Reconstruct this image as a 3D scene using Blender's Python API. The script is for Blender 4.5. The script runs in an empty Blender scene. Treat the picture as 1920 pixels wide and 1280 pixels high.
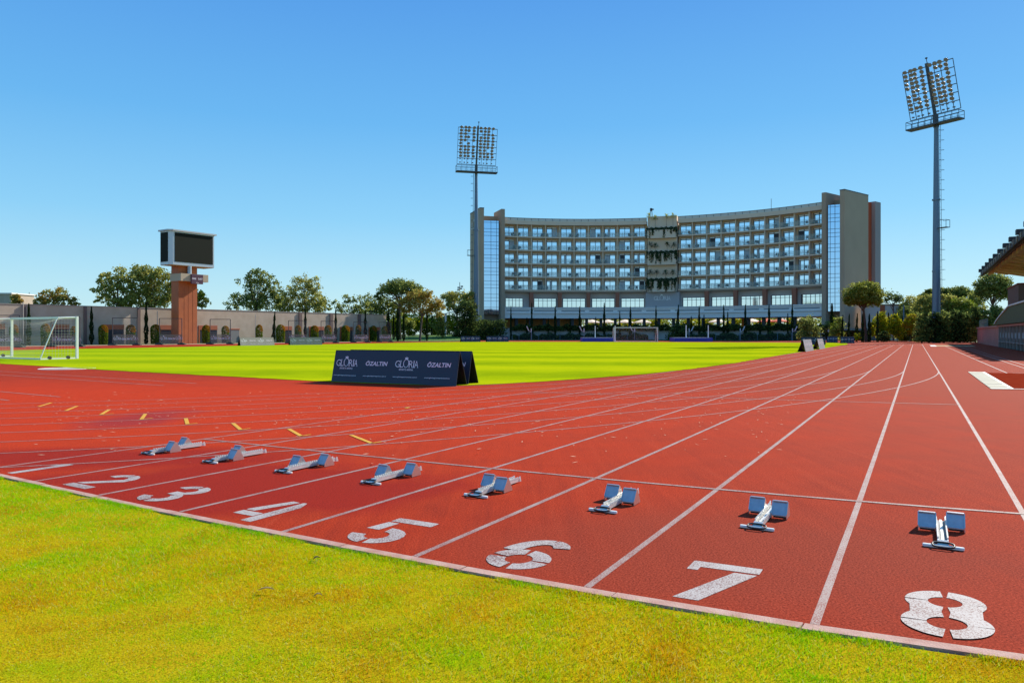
import bpy, bmesh, math, random
import numpy as np
from mathutils import Vector, Matrix
random.seed(7); rng = np.random.default_rng(11)
scene = bpy.context.scene
COL = scene.collection
# ------------------------------------------------------------------ camera model
F, H0, HOR = 1373.0, 1.488, 624.0          # focal length (px of a 1920 wide frame), eye height, horizon row
def G(u, v, z=0.0):                         # ground point (height z) seen at a pixel
    d = F*(H0-z)/(v-HOR)
    return Vector(((u-960)*d/F, d, z))
def at(u, v, d):                            # point at a pixel and depth
    return Vector(((u-960)*d/F, d, H0-(v-HOR)*d/F))
def zv(v, d): return H0-(v-HOR)*d/F
FIT = (-8.97663254, 6.68597754, 3.72388516, 1.41302094, 1357.40375, -0.520029024, -0.00448593886, -0.00869743543, -0.0757185075)
LX0, YS, YK = FIT[0], FIT[1], FIT[2]
YT = YS+25.6                                # where the bend meets the straight
def track(x, y, z=0.0):                     # lane coordinates (m across, m along) -> world
    h, f, yaw, pitch, roll, k1 = FIT[3:]
    c, s = math.cos(yaw), math.sin(yaw)
    r = c*x-s*y; d = s*x+c*y
    cp, sp = math.cos(pitch), math.sin(pitch)
    d2 = cp*d-sp*h; u = -sp*d-cp*h
    xx, yy = r/d2, -u/d2
    cr, sr = math.cos(roll), math.sin(roll)
    xx, yy = cr*xx-sr*yy, sr*xx+cr*yy
    q = 1+k1*(xx*xx+yy*yy)
    p = G(960+f*xx*q, 640+f*yy*q)
    return Vector((p.x, p.y, z))
def lane(i, y, z=0.0): return track(LX0+1.22*i, y, z)
LDIR = Vector((0.4856, 0.874, 0)); LEFT = Vector((-0.874, 0.4856, 0))
SUN_AZ, SUN_EL = math.radians(47), math.radians(34)
# ------------------------------------------------------------------ materials
def mat(name, col, rough=0.7, metal=0.0, var=None, vscale=5.0, vdetail=4.0, bump=0.0, bscale=40.0, spec=0.5, trans=0.0, coords='Object'):
    m = bpy.data.materials.new(name); m.use_nodes = True
    nt = m.node_tree; b = nt.nodes['Principled BSDF']
    b.inputs['Roughness'].default_value = rough; b.inputs['Metallic'].default_value = metal
    b.inputs['Specular IOR Level'].default_value = spec
    c4 = (*col, 1)
    b.inputs['Base Color'].default_value = c4
    if var or bump:
        tc = nt.nodes.new('ShaderNodeTexCoord')
    if var:
        n = nt.nodes.new('ShaderNodeTexNoise'); n.inputs['Scale'].default_value = vscale; n.inputs['Detail'].default_value = vdetail
        nt.links.new(tc.outputs[coords], n.inputs['Vector'])
        r = nt.nodes.new('ShaderNodeValToRGB')
        r.color_ramp.elements[0].position = .32; r.color_ramp.elements[1].position = .68
        r.color_ramp.elements[0].color = c4; r.color_ramp.elements[1].color = (*var, 1)
        nt.links.new(n.outputs['Fac'], r.inputs['Fac']); nt.links.new(r.outputs['Color'], b.inputs['Base Color'])
    if bump:
        n2 = nt.nodes.new('ShaderNodeTexNoise'); n2.inputs['Scale'].default_value = bscale; n2.inputs['Detail'].default_value = 3
        nt.links.new(tc.outputs[coords], n2.inputs['Vector'])
        bp = nt.nodes.new('ShaderNodeBump'); bp.inputs['Strength'].default_value = bump; bp.inputs['Distance'].default_value = .02
        nt.links.new(n2.outputs['Fac'], bp.inputs['Height']); nt.links.new(bp.outputs['Normal'], b.inputs['Normal'])
    if trans:
        out = nt.nodes['Material Output']
        t = nt.nodes.new('ShaderNodeBsdfTransparent'); mx = nt.nodes.new('ShaderNodeMixShader')
        mx.inputs[0].default_value = trans
        nt.links.new(b.outputs[0], mx.inputs[1]); nt.links.new(t.outputs[0], mx.inputs[2]); nt.links.new(mx.outputs[0], out.inputs[0])
    return m
def leafmat(name, c1, c2, tl=0.45, tcol=None):
    m = bpy.data.materials.new(name); m.use_nodes = True
    nt = m.node_tree; nt.nodes.remove(nt.nodes['Principled BSDF'])
    out = nt.nodes['Material Output']
    g = nt.nodes.new('ShaderNodeNewGeometry'); 
    r = nt.nodes.new('ShaderNodeValToRGB'); r.color_ramp.elements[0].color = (*c1, 1); r.color_ramp.elements[1].color = (*c2, 1)
    nt.links.new(g.outputs['Random Per Island'], r.inputs['Fac'])
    d = nt.nodes.new('ShaderNodeBsdfDiffuse'); t = nt.nodes.new('ShaderNodeBsdfTranslucent')
    nt.links.new(r.outputs['Color'], d.inputs['Color'])
    if tcol: t.inputs['Color'].default_value = (*tcol, 1)
    else:
        nt.links.new(r.outputs['Color'], t.inputs['Color'])
    mx = nt.nodes.new('ShaderNodeMixShader'); mx.inputs[0].default_value = tl
    nt.links.new(d.outputs[0], mx.inputs[1]); nt.links.new(t.outputs[0], mx.inputs[2]); nt.links.new(mx.outputs[0], out.inputs[0])
    return m
# ------------------------------------------------------------------ mesh builder
class M:
    def __init__(s): s.v = []; s.f = []; s.mi = []
    def add(s, vs, fs, mi=0):
        o = len(s.v); s.v += [tuple(p) for p in vs]; s.f += [tuple(i+o for i in f) for f in fs]; s.mi += [mi]*len(fs); return s
    def box(s, c, size, yaw=0.0, mi=0, mat3=None):
        hx, hy, hz = size[0]/2, size[1]/2, size[2]/2
        R = mat3 or Matrix.Rotation(yaw, 3, 'Z'); c = Vector(c)
        vs = [c+R @ Vector((x*hx, y*hy, z*hz)) for z in (-1, 1) for y in (-1, 1) for x in (-1, 1)]
        return s.add(vs, [(0, 2, 3, 1), (4, 5, 7, 6), (0, 1, 5, 4), (2, 6, 7, 3), (0, 4, 6, 2), (1, 3, 7, 5)], mi)
    def hexa(s, a, mi=0):                     # 8 points: bottom 4 (ccw), top 4
        return s.add(a, [(3, 2, 1, 0), (4, 5, 6, 7), (0, 1, 5, 4), (1, 2, 6, 5), (2, 3, 7, 6), (3, 0, 4, 7)], mi)
    def quad(s, a, mi=0): return s.add(a, [(0, 1, 2, 3)], mi)
    def poly(s, a, mi=0): return s.add(a, [tuple(range(len(a)))], mi)
    def prism(s, pts, off, mi=0):             # planar polygon extruded by a vector
        n = len(pts); off = Vector(off); a = [Vector(p) for p in pts]; b = [p+off for p in a]
        return s.add(a+b, [tuple(reversed(range(n))), tuple(range(n, 2*n))]+[(i, (i+1) % n, n+(i+1) % n, n+i) for i in range(n)], mi)
    def tube(s, pts, r, n=8, mi=0, cap=True):
        pts = [Vector(p) for p in pts]; rs = r if isinstance(r, (list, tuple)) else [r]*len(pts)
        o = len(s.v); 
        for i, p in enumerate(pts):
            t = (pts[min(i+1, len(pts)-1)]-pts[max(i-1, 0)]).normalized()
            a = t.cross(Vector((0, 0, 1)) if abs(t.z) < .9 else Vector((1, 0, 0))).normalized(); b = t.cross(a)
            for k in range(n):
                w = 2*math.pi*k/n; s.v.append(tuple(p+(a*math.cos(w)+b*math.sin(w))*rs[i]))
        for i in range(len(pts)-1):
            for k in range(n):
                k2 = (k+1) % n; s.f.append((o+i*n+k, o+i*n+k2, o+(i+1)*n+k2, o+(i+1)*n+k)); s.mi.append(mi)
        if cap:
            s.f.append(tuple(o+k for k in reversed(range(n)))); s.f.append(tuple(o+(len(pts)-1)*n+k for k in range(n))); s.mi += [mi, mi]
        return s
    def bar(s, a, b, w, h=None, mi=0):        # square bar from a to b
        a, b = Vector(a), Vector(b); t = (b-a); L = t.length; t.normalize()
        x = t.cross(Vector((0, 0, 1)) if abs(t.z) < .95 else Vector((0, 1, 0))).normalized(); y = x.cross(t)
        R = Matrix((x, t, y)).transposed()
        return s.box((a+b)/2, (w, L, h or w), mat3=R, mi=mi)
    def ribbon(s, pts, w, mi=0):              # flat strip on the ground
        pts = [Vector(p) for p in pts]; L = []; R = []
        for i, p in enumerate(pts):
            t = (pts[min(i+1, len(pts)-1)]-pts[max(i-1, 0)]); n = Vector((-t.y, t.x, 0)).normalized()*w/2
            L.append(p+n); R.append(p-n)
        o = len(s.v); s.v += [tuple(q) for pr in zip(L, R) for q in pr]
        for i in range(len(pts)-1):
            s.f.append((o+2*i, o+2*i+1, o+2*i+3, o+2*i+2)); s.mi.append(mi)
        return s
    def build(s, name, mats, parent=None, smooth=False, world=True, kind=None):
        me = bpy.data.meshes.new(name)
        off = Vector((0, 0, 0))
        if parent is not None and world:
            p = parent
            while p is not None: off += p.location; p = p.parent
        me.from_pydata([(a[0]-off.x, a[1]-off.y, a[2]-off.z) for a in s.v], [], s.f)
        for m in (mats if isinstance(mats, (list, tuple)) else [mats]): me.materials.append(m)
        me.polygons.foreach_set('material_index', s.mi)
        if smooth: me.polygons.foreach_set('use_smooth', [True]*len(s.f))
        me.update()
        o = bpy.data.objects.new(name, me); COL.objects.link(o)
        if parent is not None: o.parent = parent
        if kind: o['kind'] = kind
        return o
def np_mesh(name, verts, n_per, mats, mi=None, parent=None, kind=None, smooth=False):
    verts = np.asarray(verts, dtype=np.float32).reshape(-1, 3); nf = len(verts)//n_per
    me = bpy.data.meshes.new(name)
    me.vertices.add(len(verts)); me.vertices.foreach_set('co', verts.ravel())
    me.loops.add(len(verts)); me.loops.foreach_set('vertex_index', np.arange(len(verts), dtype=np.int32))
    me.polygons.add(nf); me.polygons.foreach_set('loop_start', np.arange(0, len(verts), n_per, dtype=np.int32))
    for m in (mats if isinstance(mats, (list, tuple)) else [mats]): me.materials.append(m)
    if mi is not None: me.polygons.foreach_set('material_index', np.asarray(mi, dtype=np.int32))
    me.update(); me.validate()
    o = bpy.data.objects.new(name, me); COL.objects.link(o)
    if parent is not None: o.parent = parent
    if kind: o['kind'] = kind
    return o
def tag(o, label, cat, group=None):
    o['label'] = label; o['category'] = cat
    if group: o['group'] = group
    return o
def thing(name, label, cat, loc=(0, 0, 0), group=None, rotz=0.0):
    o = bpy.data.objects.new(name, None); COL.objects.link(o); o.empty_display_size = .1
    o.location = loc; o.rotation_euler = (0, 0, rotz)
    return tag(o, label, cat, group)
def dup(root, loc=None, rotz=None, label=None, group=None, scale=None):
    c = root.copy(); COL.objects.link(c)
    if loc is not None: c.location = loc
    if rotz is not None: c.rotation_euler = (0, 0, rotz)
    if scale is not None: c.scale = scale
    if label: c['label'] = label
    if group: c['group'] = group
    def rec(src, dst):
        for ch in list(src.children):
            k = ch.copy(); COL.objects.link(k); k.parent = dst; rec(ch, k)
    rec(root, c)
    return c
ORD = ['first', 'second', 'third', 'fourth', 'fifth', 'sixth', 'seventh', 'eighth', 'ninth', 'tenth', 'eleventh', 'twelfth', 'thirteenth',
       'fourteenth', 'fifteenth', 'sixteenth', 'seventeenth', 'eighteenth', 'nineteenth', 'twentieth', 'twenty-first', 'twenty-second',
       'twenty-third', 'twenty-fourth', 'twenty-fifth', 'twenty-sixth', 'twenty-seventh', 'twenty-eighth', 'twenty-ninth', 'thirtieth']
# ------------------------------------------------------------------ lettering
def text2d(string, size=1.0, bold=0.0, shear=0.0):
    c = bpy.data.curves.new('lettering', 'FONT'); c.body = string; c.size = size; c.offset = bold; c.shear = shear
    c.resolution_u = 3
    o = bpy.data.objects.new('lettering', c); COL.objects.link(o)
    dg = bpy.context.evaluated_depsgraph_get(); dg.update()
    me = bpy.data.meshes.new_from_object(o.evaluated_get(dg))
    vs = [(p.co.x, p.co.y) for p in me.vertices]; fs = [tuple(p.vertices) for p in me.polygons]
    bpy.data.objects.remove(o); bpy.data.curves.remove(c); bpy.data.meshes.remove(me)
    return vs, fs
def fit_text(string, w, h, bold=0.0, shear=0.0):    # lettering scaled into a w x h box, lower-left at 0,0
    vs, fs = text2d(string, 1.0, bold, shear)
    x0, x1 = min(p[0] for p in vs), max(p[0] for p in vs); y0, y1 = min(p[1] for p in vs), max(p[1] for p in vs)
    return [((x-x0)/(x1-x0)*w, (y-y0)/(y1-y0)*h) for x, y in vs], fs
def gloria2d(w, h):                                 # serif capitals with a tall O and a crown over it; h = cap height
    out_v, out_f = [], []
    def put(vs, fs, dx, dy):
        o = len(out_v); out_v.extend((x+dx, y+dy) for x, y in vs); out_f.extend(tuple(i+o for i in f) for f in fs)
    def rect(x0, y0, x1, y1): put([(x0, y0), (x1, y0), (x1, y1), (x0, y1)], [(0, 1, 2, 3)], 0, 0)
    u = w/100.0; t = .035*h
    def letter(ch, x, wd, hh=h, y=0, bold=-.012): 
        vs, fs = fit_text(ch, wd*u, hh, bold); put(vs, fs, x*u, y)
    letter('G', 0, 20); letter('L', 22, 13); letter('R', 61, 17); letter('I', 80, 3.2); letter('A', 85, 16)
    for a, b in ((21, 27), (60, 66), (73, 79), (79, 85), (83.5, 89), (96, 102)): rect(a*u, -t, b*u, 0)
    for a, b in ((21, 27), (59.5, 65), (79, 85)): rect(a*u, h, b*u, h+t)
    rect(34.2*u, 0, 35.2*u, .25*h); rect(17.4*u, .7*h, 18.6*u, h)
    # tall O as an elliptical ring, thick at the flanks
    n = 32; cx, cy, rx, ry = 47.5*u, .60*h, 12.5*u, .64*h
    ring = []
    for k in range(n):
        a = 2*math.pi*k/n; ring.append((cx+rx*math.cos(a), cy+ry*math.sin(a)))
    ring += [(cx+rx*.80*math.cos(2*math.pi*k/n), cy+ry*.90*math.sin(2*math.pi*k/n)) for k in range(n)]
    put(ring, [(k, (k+1) % n, n+(k+1) % n, n+k) for k in range(n)], 0, 0)
    # crown
    for k in range(-2, 3):
        bx, by = cx+k*2.6*u, 1.36*h-abs(k)*.045*h
        put([(bx-1.1*u, by), (bx+1.1*u, by), (bx+1.1*u+k*.5*u, by+.15*h), (bx+k*.6*u, by+.25*h), (bx-1.1*u+k*.5*u, by+.15*h)], [(0, 1, 2, 3, 4)], 0, 0)
    put([(cx-7*u, 1.24*h), (cx+7*u, 1.24*h), (cx+5.6*u, 1.36*h), (cx-5.6*u, 1.36*h)], [(0, 1, 2, 3)], 0, 0)
    return out_v, out_f
def place2d(m, vf, org, ex, ey, off=.004, mi=0):
    org, ex, ey = Vector(org), Vector(ex).normalized(), Vector(ey).normalized(); nn = ex.cross(ey).normalized()
    m.add([org+ex*x+ey*y+nn*off for x, y in vf[0]], vf[1], mi)
# ------------------------------------------------------------------ foliage
def leaf_quads(cent, size, flat=0.0, stretch=1.0):
    n = len(cent); a = rng.normal(size=(n, 3)); a /= np.linalg.norm(a, axis=1)[:, None]
    b = rng.normal(size=(n, 3)); b[:, 2] += flat*2
    b -= a*(a*b).sum(1)[:, None]; b /= np.linalg.norm(b, axis=1)[:, None]
    s = (size*rng.uniform(.6, 1.35, n))[:, None]
    A = a*s*.5*stretch; B = b*s*.5
    return np.stack([cent-A, cent-B*.8, cent+A, cent+B*.8], 1).reshape(-1, 3)
def crown_points(blobs, n, shell=.55, clump=.22, per=26):
    w = np.array([max(b[1][0]*b[1][2], .01) for b in blobs]); w = w/w.sum()
    pts = []
    for b, q in zip(blobs, w):
        k = max(3, int(n*q/per)); c = np.array(b[0]); r = np.array(b[1])
        d = rng.normal(size=(k, 3)); d /= np.linalg.norm(d, axis=1)[:, None]
        rad = shell+(1-shell)*rng.random(k)**.6
        cc = c+d*r*rad[:, None]
        p = np.repeat(cc, per, 0)+rng.normal(size=(k*per, 3))*(clump*r.mean()*np.array([1, 1, .7]))*.75
        pts.append(p)
    return np.concatenate(pts)
# ------------------------------------------------------------------ sky, sun, camera
world = bpy.data.worlds.new('World'); scene.world = world; world.use_nodes = True
wn = world.node_tree; bg = wn.nodes['Background']
sky = wn.nodes.new('ShaderNodeTexSky'); sky.sky_type = 'NISHITA'; sky.sun_disc = False
sky.sun_elevation = SUN_EL; sky.sun_rotation = SUN_AZ
sky.air_density = 1.0; sky.dust_density = 0.15; sky.ozone_density = 1.6; sky.altitude = 10
hs = wn.nodes.new('ShaderNodeHueSaturation'); hs.inputs['Saturation'].default_value = 1.18; hs.inputs['Hue'].default_value = .497
wn.links.new(sky.outputs[0], hs.inputs['Color']); wn.links.new(hs.outputs[0], bg.inputs[0]); bg.inputs[1].default_value = 0.075
# clear autumn sky: the physical sky blended with a deep blue elevation gradient
tcw = wn.nodes.new('ShaderNodeTexCoord'); sz = wn.nodes.new('ShaderNodeSeparateXYZ'); wn.links.new(tcw.outputs['Generated'], sz.inputs[0])
rw_ = wn.nodes.new('ShaderNodeValToRGB'); el = rw_.color_ramp.elements
for p_, c_ in ((.07, None), (.17, None), (.30, None), (.45, None)): el.new(p_)
for q_, (p_, c_) in zip(el, ((0.0, (.55, .80, .84)), (.05, (.45, .75, .88)), (.15, (.25, .605, .90)), (.27, (.135, .455, .86)), (.42, (.085, .325, .79)), (1.0, (.07, .27, .66)))): q_.position = p_; q_.color = (*c_, 1)
wn.links.new(sz.outputs['Z'], rw_.inputs['Fac'])
bg2 = wn.nodes.new('ShaderNodeBackground'); wn.links.new(rw_.outputs[0], bg2.inputs[0]); bg2.inputs[1].default_value = .655
mxw = wn.nodes.new('ShaderNodeMixShader'); mxw.inputs[0].default_value = .88
wn.links.new(bg.outputs[0], mxw.inputs[1]); wn.links.new(bg2.outputs[0], mxw.inputs[2]); wn.links.new(mxw.outputs[0], wn.nodes['World Output'].inputs[0])
sun = bpy.data.lights.new('sun', 'SUN'); sun.energy = 4.0; sun.angle = math.radians(.5); sun.color = (1, .93, .80)
so = bpy.data.objects.new('sun', sun); COL.objects.link(so)
sd = Vector((math.sin(SUN_AZ)*math.cos(SUN_EL), math.cos(SUN_AZ)*math.cos(SUN_EL), math.sin(SUN_EL)))
so.rotation_euler = sd.to_track_quat('Z', 'Y').to_euler()
cam = bpy.data.cameras.new('camera'); co = bpy.data.objects.new('camera', cam); COL.objects.link(co); scene.camera = co
co.location = (0, 0, H0); co.rotation_euler = (math.pi/2, 0, 0)
cam.sensor_fit = 'HORIZONTAL'; cam.sensor_width = 36; cam.lens = F/1920*36; cam.shift_y = -(640-HOR)/1920; cam.clip_start = .05; cam.clip_end = 6000
scene.view_settings.view_transform = 'Standard'; scene.view_settings.look = 'None'
scene.view_settings.exposure = 0.72; scene.view_settings.gamma = 1.0
scene.cycles.max_bounces = 8; scene.cycles.transparent_max_bounces = 24
scene.cycles.use_denoising = True; scene.cycles.denoising_input_passes = 'RGB_ALBEDO_NORMAL'; scene.cycles.denoising_prefilter = 'ACCURATE'
# ------------------------------------------------------------------ ground
def N(nt, t, **kw):
    n = nt.nodes.new('ShaderNode'+t)
    for k, v in kw.items():
        if hasattr(n, k): setattr(n, k, v)
        else: n.inputs[k.replace('_', ' ')].default_value = v
    return n
def ramp(nt, fac, stops):
    r = nt.nodes.new('ShaderNodeValToRGB'); e = r.color_ramp.elements
    while len(e) < len(stops): e.new(.5)
    for q, (p, c) in zip(e, stops): q.position = p; q.color = (*c, 1) if len(c) == 3 else c
    nt.links.new(fac, r.inputs['Fac']); return r
def mix(nt, fac, a, b, mode='MIX'):
    m = nt.nodes.new('ShaderNodeMix'); m.data_type = 'RGBA'; m.blend_type = mode
    for s, x in ((m.inputs[0], fac), (m.inputs[6], a), (m.inputs[7], b)):
        if isinstance(x, (int, float)): s.default_value = x
        elif isinstance(x, tuple): s.default_value = (*x, 1)
        else: nt.links.new(x, s)
    return m.outputs[2]
def math_(nt, op, a, b=0.0, c=None):
    m = nt.nodes.new('ShaderNodeMath'); m.operation = op
    for s, x in zip(m.inputs, (a, b, c)):
        if x is None: continue
        if isinstance(x, (int, float)): s.default_value = x
        else: nt.links.new(x, s)
    return m.outputs[0]
def blot(nt, pos, c, r, soft, dist):          # irregular round patch around a ground point
    vm = nt.nodes.new('ShaderNodeVectorMath'); vm.operation = 'SUBTRACT'; nt.links.new(pos, vm.inputs[0]); vm.inputs[1].default_value = (c[0], c[1], 0)
    sc = nt.nodes.new('ShaderNodeVectorMath'); sc.operation = 'MULTIPLY'; nt.links.new(vm.outputs[0], sc.inputs[0]); sc.inputs[1].default_value = (1/r[0], 1/r[1], 0)
    ln = nt.nodes.new('ShaderNodeVectorMath'); ln.operation = 'LENGTH'; nt.links.new(sc.outputs[0], ln.inputs[0])
    s = math_(nt, 'ADD', ln.outputs['Value'], dist)
    mr = nt.nodes.new('ShaderNodeMapRange'); mr.inputs[1].default_value = 1-soft; mr.inputs[2].default_value = 1+soft; mr.inputs[3].default_value = 1; mr.inputs[4].default_value = 0
    nt.links.new(s, mr.inputs[0]); return mr.outputs[0]
def track_material():
    m = bpy.data.materials.new('red_track_rubber'); m.use_nodes = True; nt = m.node_tree; b = nt.nodes['Principled BSDF']
    pos = nt.nodes.new('ShaderNodeNewGeometry').outputs['Position']
    big = N(nt, 'TexNoise', Scale=.35, Detail=4.0); nt.links.new(pos, big.inputs['Vector'])
    mid = N(nt, 'TexNoise', Scale=3.0, Detail=4.0); nt.links.new(pos, mid.inputs['Vector'])
    grain = N(nt, 'TexNoise', Scale=75.0, Detail=5.0, Roughness=.8); nt.links.new(pos, grain.inputs['Vector'])
    base = ramp(nt, big.outputs['Fac'], [(.3, (.33, .030, .011)), (.55, (.365, .033, .010)), (.75, (.295, .034, .015))]).outputs[0]
    base = mix(nt, .30, base, ramp(nt, mid.outputs['Fac'], [(.3, (.21, .020, .011)), (.7, (.43, .044, .016))]).outputs[0])
    mp = nt.nodes.new('ShaderNodeMapping'); mp.inputs['Rotation'].default_value = (0, 0, .507); mp.inputs['Scale'].default_value = (5.0, .22, 1); nt.links.new(pos, mp.inputs['Vector'])
    sk = N(nt, 'TexNoise', Scale=1.6, Detail=5.0, Roughness=.65); nt.links.new(mp.outputs[0], sk.inputs['Vector'])
    base = mix(nt, .42, base, ramp(nt, sk.outputs['Fac'], [(.30, (.22, .026, .014)), (.55, (.37, .036, .012)), (.75, (.42, .060, .026))]).outputs[0])
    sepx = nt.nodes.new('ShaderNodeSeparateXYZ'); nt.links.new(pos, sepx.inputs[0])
    sun_glare = nt.nodes.new('ShaderNodeMapRange'); sun_glare.inputs[1].default_value = 0; sun_glare.inputs[2].default_value = 14; nt.links.new(math_(nt, 'ADD', sepx.outputs['X'], math_(nt, 'MULTIPLY', sepx.outputs['Y'], .12)), sun_glare.inputs[0])
    base = mix(nt, math_(nt, 'MULTIPLY', sun_glare.outputs[0], .7), base, (.36, .056, .026))  # browner to the right: sun glare painted into the track colour
    # brighter bend and damp dark patches on the inner lanes
    dist = math_(nt, 'MULTIPLY', math_(nt, 'SUBTRACT', N0(nt, pos, 1.1), .5), 1.1)
    bend = blot(nt, pos, (-9, 15), (13, 7.5), .5, dist)
    base = mix(nt, math_(nt, 'MULTIPLY', bend, .8), base, (.52, .040, .009))
    wet = blot(nt, pos, G(420, 912), (2.1, 1.25), .16, dist)
    wet2 = blot(nt, pos, G(190, 858), (2.4, .75), .35, dist)
    pur = blot(nt, pos, G(262, 785), (.7, 1.3), .4, dist)
    wets = math_(nt, 'MAXIMUM', wet, wet2)
    base = mix(nt, math_(nt, 'MULTIPLY', wets, .8), base, (.275, .016, .009))
    base = mix(nt, math_(nt, 'MULTIPLY', pur, .6), base, (.24, .028, .036))
    dry = blot(nt, pos, G(1400, 1040), (1.8, 1.2), .4, dist)
    base = mix(nt, math_(nt, 'MULTIPLY', dry, .7), base, (.27, .042, .021))
    g = ramp(nt, grain.outputs['Fac'], [(.34, (.36, .33, .33)), (.5, (1, 1, 1)), (.66, (1.7, 2.0, 2.2))]).outputs[0]
    base = mix(nt, 1.0, base, g, 'MULTIPLY')
    nt.links.new(base, b.inputs['Base Color'])
    ro = math_(nt, 'SUBTRACT', .85, math_(nt, 'MULTIPLY', wets, .08)); nt.links.new(ro, b.inputs['Roughness'])
    b.inputs['Specular IOR Level'].default_value = .03
    bp = nt.nodes.new('ShaderNodeBump'); bp.inputs['Strength'].default_value = .5; bp.inputs['Distance'].default_value = .006
    nt.links.new(grain.outputs['Fac'], bp.inputs['Height']); nt.links.new(bp.outputs[0], b.inputs['Normal'])
    return m
def N0(nt, pos, s):
    n = N(nt, 'TexNoise', Scale=s, Detail=3.0); nt.links.new(pos, n.inputs['Vector']); return n.outputs['Fac']
def paint_material(name, col, under=(.30, .05, .03), wear=.47):
    m = bpy.data.materials.new(name); m.use_nodes = True; nt = m.node_tree; b = nt.nodes['Principled BSDF']
    pos = nt.nodes.new('ShaderNodeNewGeometry').outputs['Position']
    g = N(nt, 'TexNoise', Scale=120.0, Detail=2.0, Roughness=.6); nt.links.new(pos, g.inputs['Vector'])
    w = N(nt, 'TexNoise', Scale=4.0, Detail=4.0); nt.links.new(pos, w.inputs['Vector'])
    s = math_(nt, 'ADD', g.outputs['Fac'], math_(nt, 'MULTIPLY', math_(nt, 'SUBTRACT', w.outputs['Fac'], .5), .35))
    r = ramp(nt, s, [(wear-.11, under), (wear+.04, col)])
    nt.links.new(r.outputs[0], b.inputs['Base Color']); b.inputs['Roughness'].default_value = .7
    return m
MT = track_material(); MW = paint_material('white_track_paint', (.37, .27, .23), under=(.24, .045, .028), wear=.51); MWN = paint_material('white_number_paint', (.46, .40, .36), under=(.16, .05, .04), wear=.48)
MY = paint_material('yellow_track_paint', (.70, .34, .003), wear=.36)
# earth under everything
g = M(); g.quad([(-700, -60, -.05), (700, -60, -.05), (700, 900, -.05), (-700, 900, -.05)])
g.build('ground', mat('rough_grass_ground', (.05, .085, .015), .95, var=(.10, .13, .025), vscale=.25), kind='structure')
# kerb line in the world
KI = [i*.5-.5 for i in range(20)]
def kline(y):
    pts = [lane(i, y) for i in KI]
    a = pts[0]+(pts[0]-pts[1]).normalized()*26; z = pts[-1]+(pts[-1]-pts[-2]).normalized()*22
    return [a]+pts+[z]
K_in, K_out = kline(YK-.02), kline(YK-.095)
red = M()
edge = [tuple(p) for p in reversed(K_in)]
far = [G(-420, 655), G(0, 650), G(240, 647.4), G(460, 644), G(680, 641), Vector((-10, 128, 0)), Vector((-6, 141, 0)), Vector((72, 141, 0)), Vector((74, 112, 0)), Vector((51.8, 78, 0)), Vector((30, 39, 0)), Vector((16, 11, 0))]
red.poly([tuple(p) for p in reversed(far)]+[tuple(p) for p in reversed(edge)])
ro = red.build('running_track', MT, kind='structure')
bm = bmesh.new(); bm.from_mesh(ro.data); bmesh.ops.triangulate(bm, faces=bm.faces[:])
for f_ in bm.faces:
    if f_.normal.z < 0: f_.normal_flip()
bm.to_mesh(ro.data); bm.free()
# kerb stones
kb = M()
rk = random.Random(3)
def along(pts, s):
    for a, b in zip(pts, pts[1:]):
        L = (b-a).length
        if s <= L: return a+(b-a)*(s/L)
        s -= L
    return pts[-1]
Lk = sum((b-a).length for a, b in zip(K_in, K_in[1:])); s = 0
while s < Lk-1:
    a0, a1 = along(K_in, s+.004), along(K_in, s+.996); b0, b1 = along(K_out, s+.004), along(K_out, s+.996)
    zt = .006+rk.uniform(-.003, .003); dz = Vector((0, 0, zt)); lo = Vector((0, 0, -.09)); w = Vector((rk.uniform(-.003, .003), rk.uniform(-.006, .006), 0))
    kb.hexa([b0+lo+w, b1+lo+w, a1+lo+w, a0+lo+w, b0+dz+w, b1+dz+w, a1+dz+w, a0+dz+w]); s += 1.0
kb.build('kerb', mat('pink_concrete_kerb', (.44, .21, .155), .85, var=(.58, .36, .28), vscale=7, bump=.4, bscale=120), kind='structure')
# infield grass
gp = [(-900, 640.9), (-300, 690), (0, 682), (100, 687.5), (200, 694), (320, 700.5), (450, 707), (540, 712), (620, 716), (700, 719), (780, 721.8), (850, 722.8), (905, 721.5), (1000, 716.6), (1105, 709.5), (1213, 701.2), (1300, 691.5), (1383, 680), (1450, 668), (1498, 660.5), (1535, 654.5), (1562, 650), (1590, 645.6),
      (1588, 643.6), (1560, 642.6), (1400, 642.0), (1190, 641.0), (950, 640.9), (865, 641), (797, 641.8), (738, 643), (680, 644), (460, 647.8), (240, 652.6), (140, 654), (0, 657.2), (-300, 664)]
gp = gp[2:]+[(-500, 669), (-900, 679), (-900, 712), (-300, 693)]
rj = random.Random(21); ring = [G(u, v)+Vector((0, 0, .012)) for u, v in gp]; rag = []
for a_, b_ in zip(ring, ring[1:]+ring[:1]):
    k_ = max(1, int((b_-a_).length/.35)) if min(a_.y, b_.y) < 45 and abs(a_.x) < 60 else 1
    for j_ in range(k_): p_ = a_.lerp(b_, j_/k_); rag.append(p_+(Vector((rj.gauss(0, .02), rj.gauss(0, .035), 0)) if j_ else Vector((0, 0, 0))))
pit = M(); pit.poly(rag)
po = pit.build('infield_grass', [bpy.data.materials.new('mown_infield_grass')], kind='structure')
bm = bmesh.new(); bm.from_mesh(po.data); bmesh.ops.triangulate(bm, faces=bm.faces[:])
for f_ in bm.faces:
    if f_.normal.z < 0: f_.normal_flip()
bm.to_mesh(po.data); bm.free()
m = po.data.materials[0]; m.use_nodes = True; nt = m.node_tree; b = nt.nodes['Principled BSDF']
pos = nt.nodes.new('ShaderNodeNewGeometry').outputs['Position']
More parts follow.
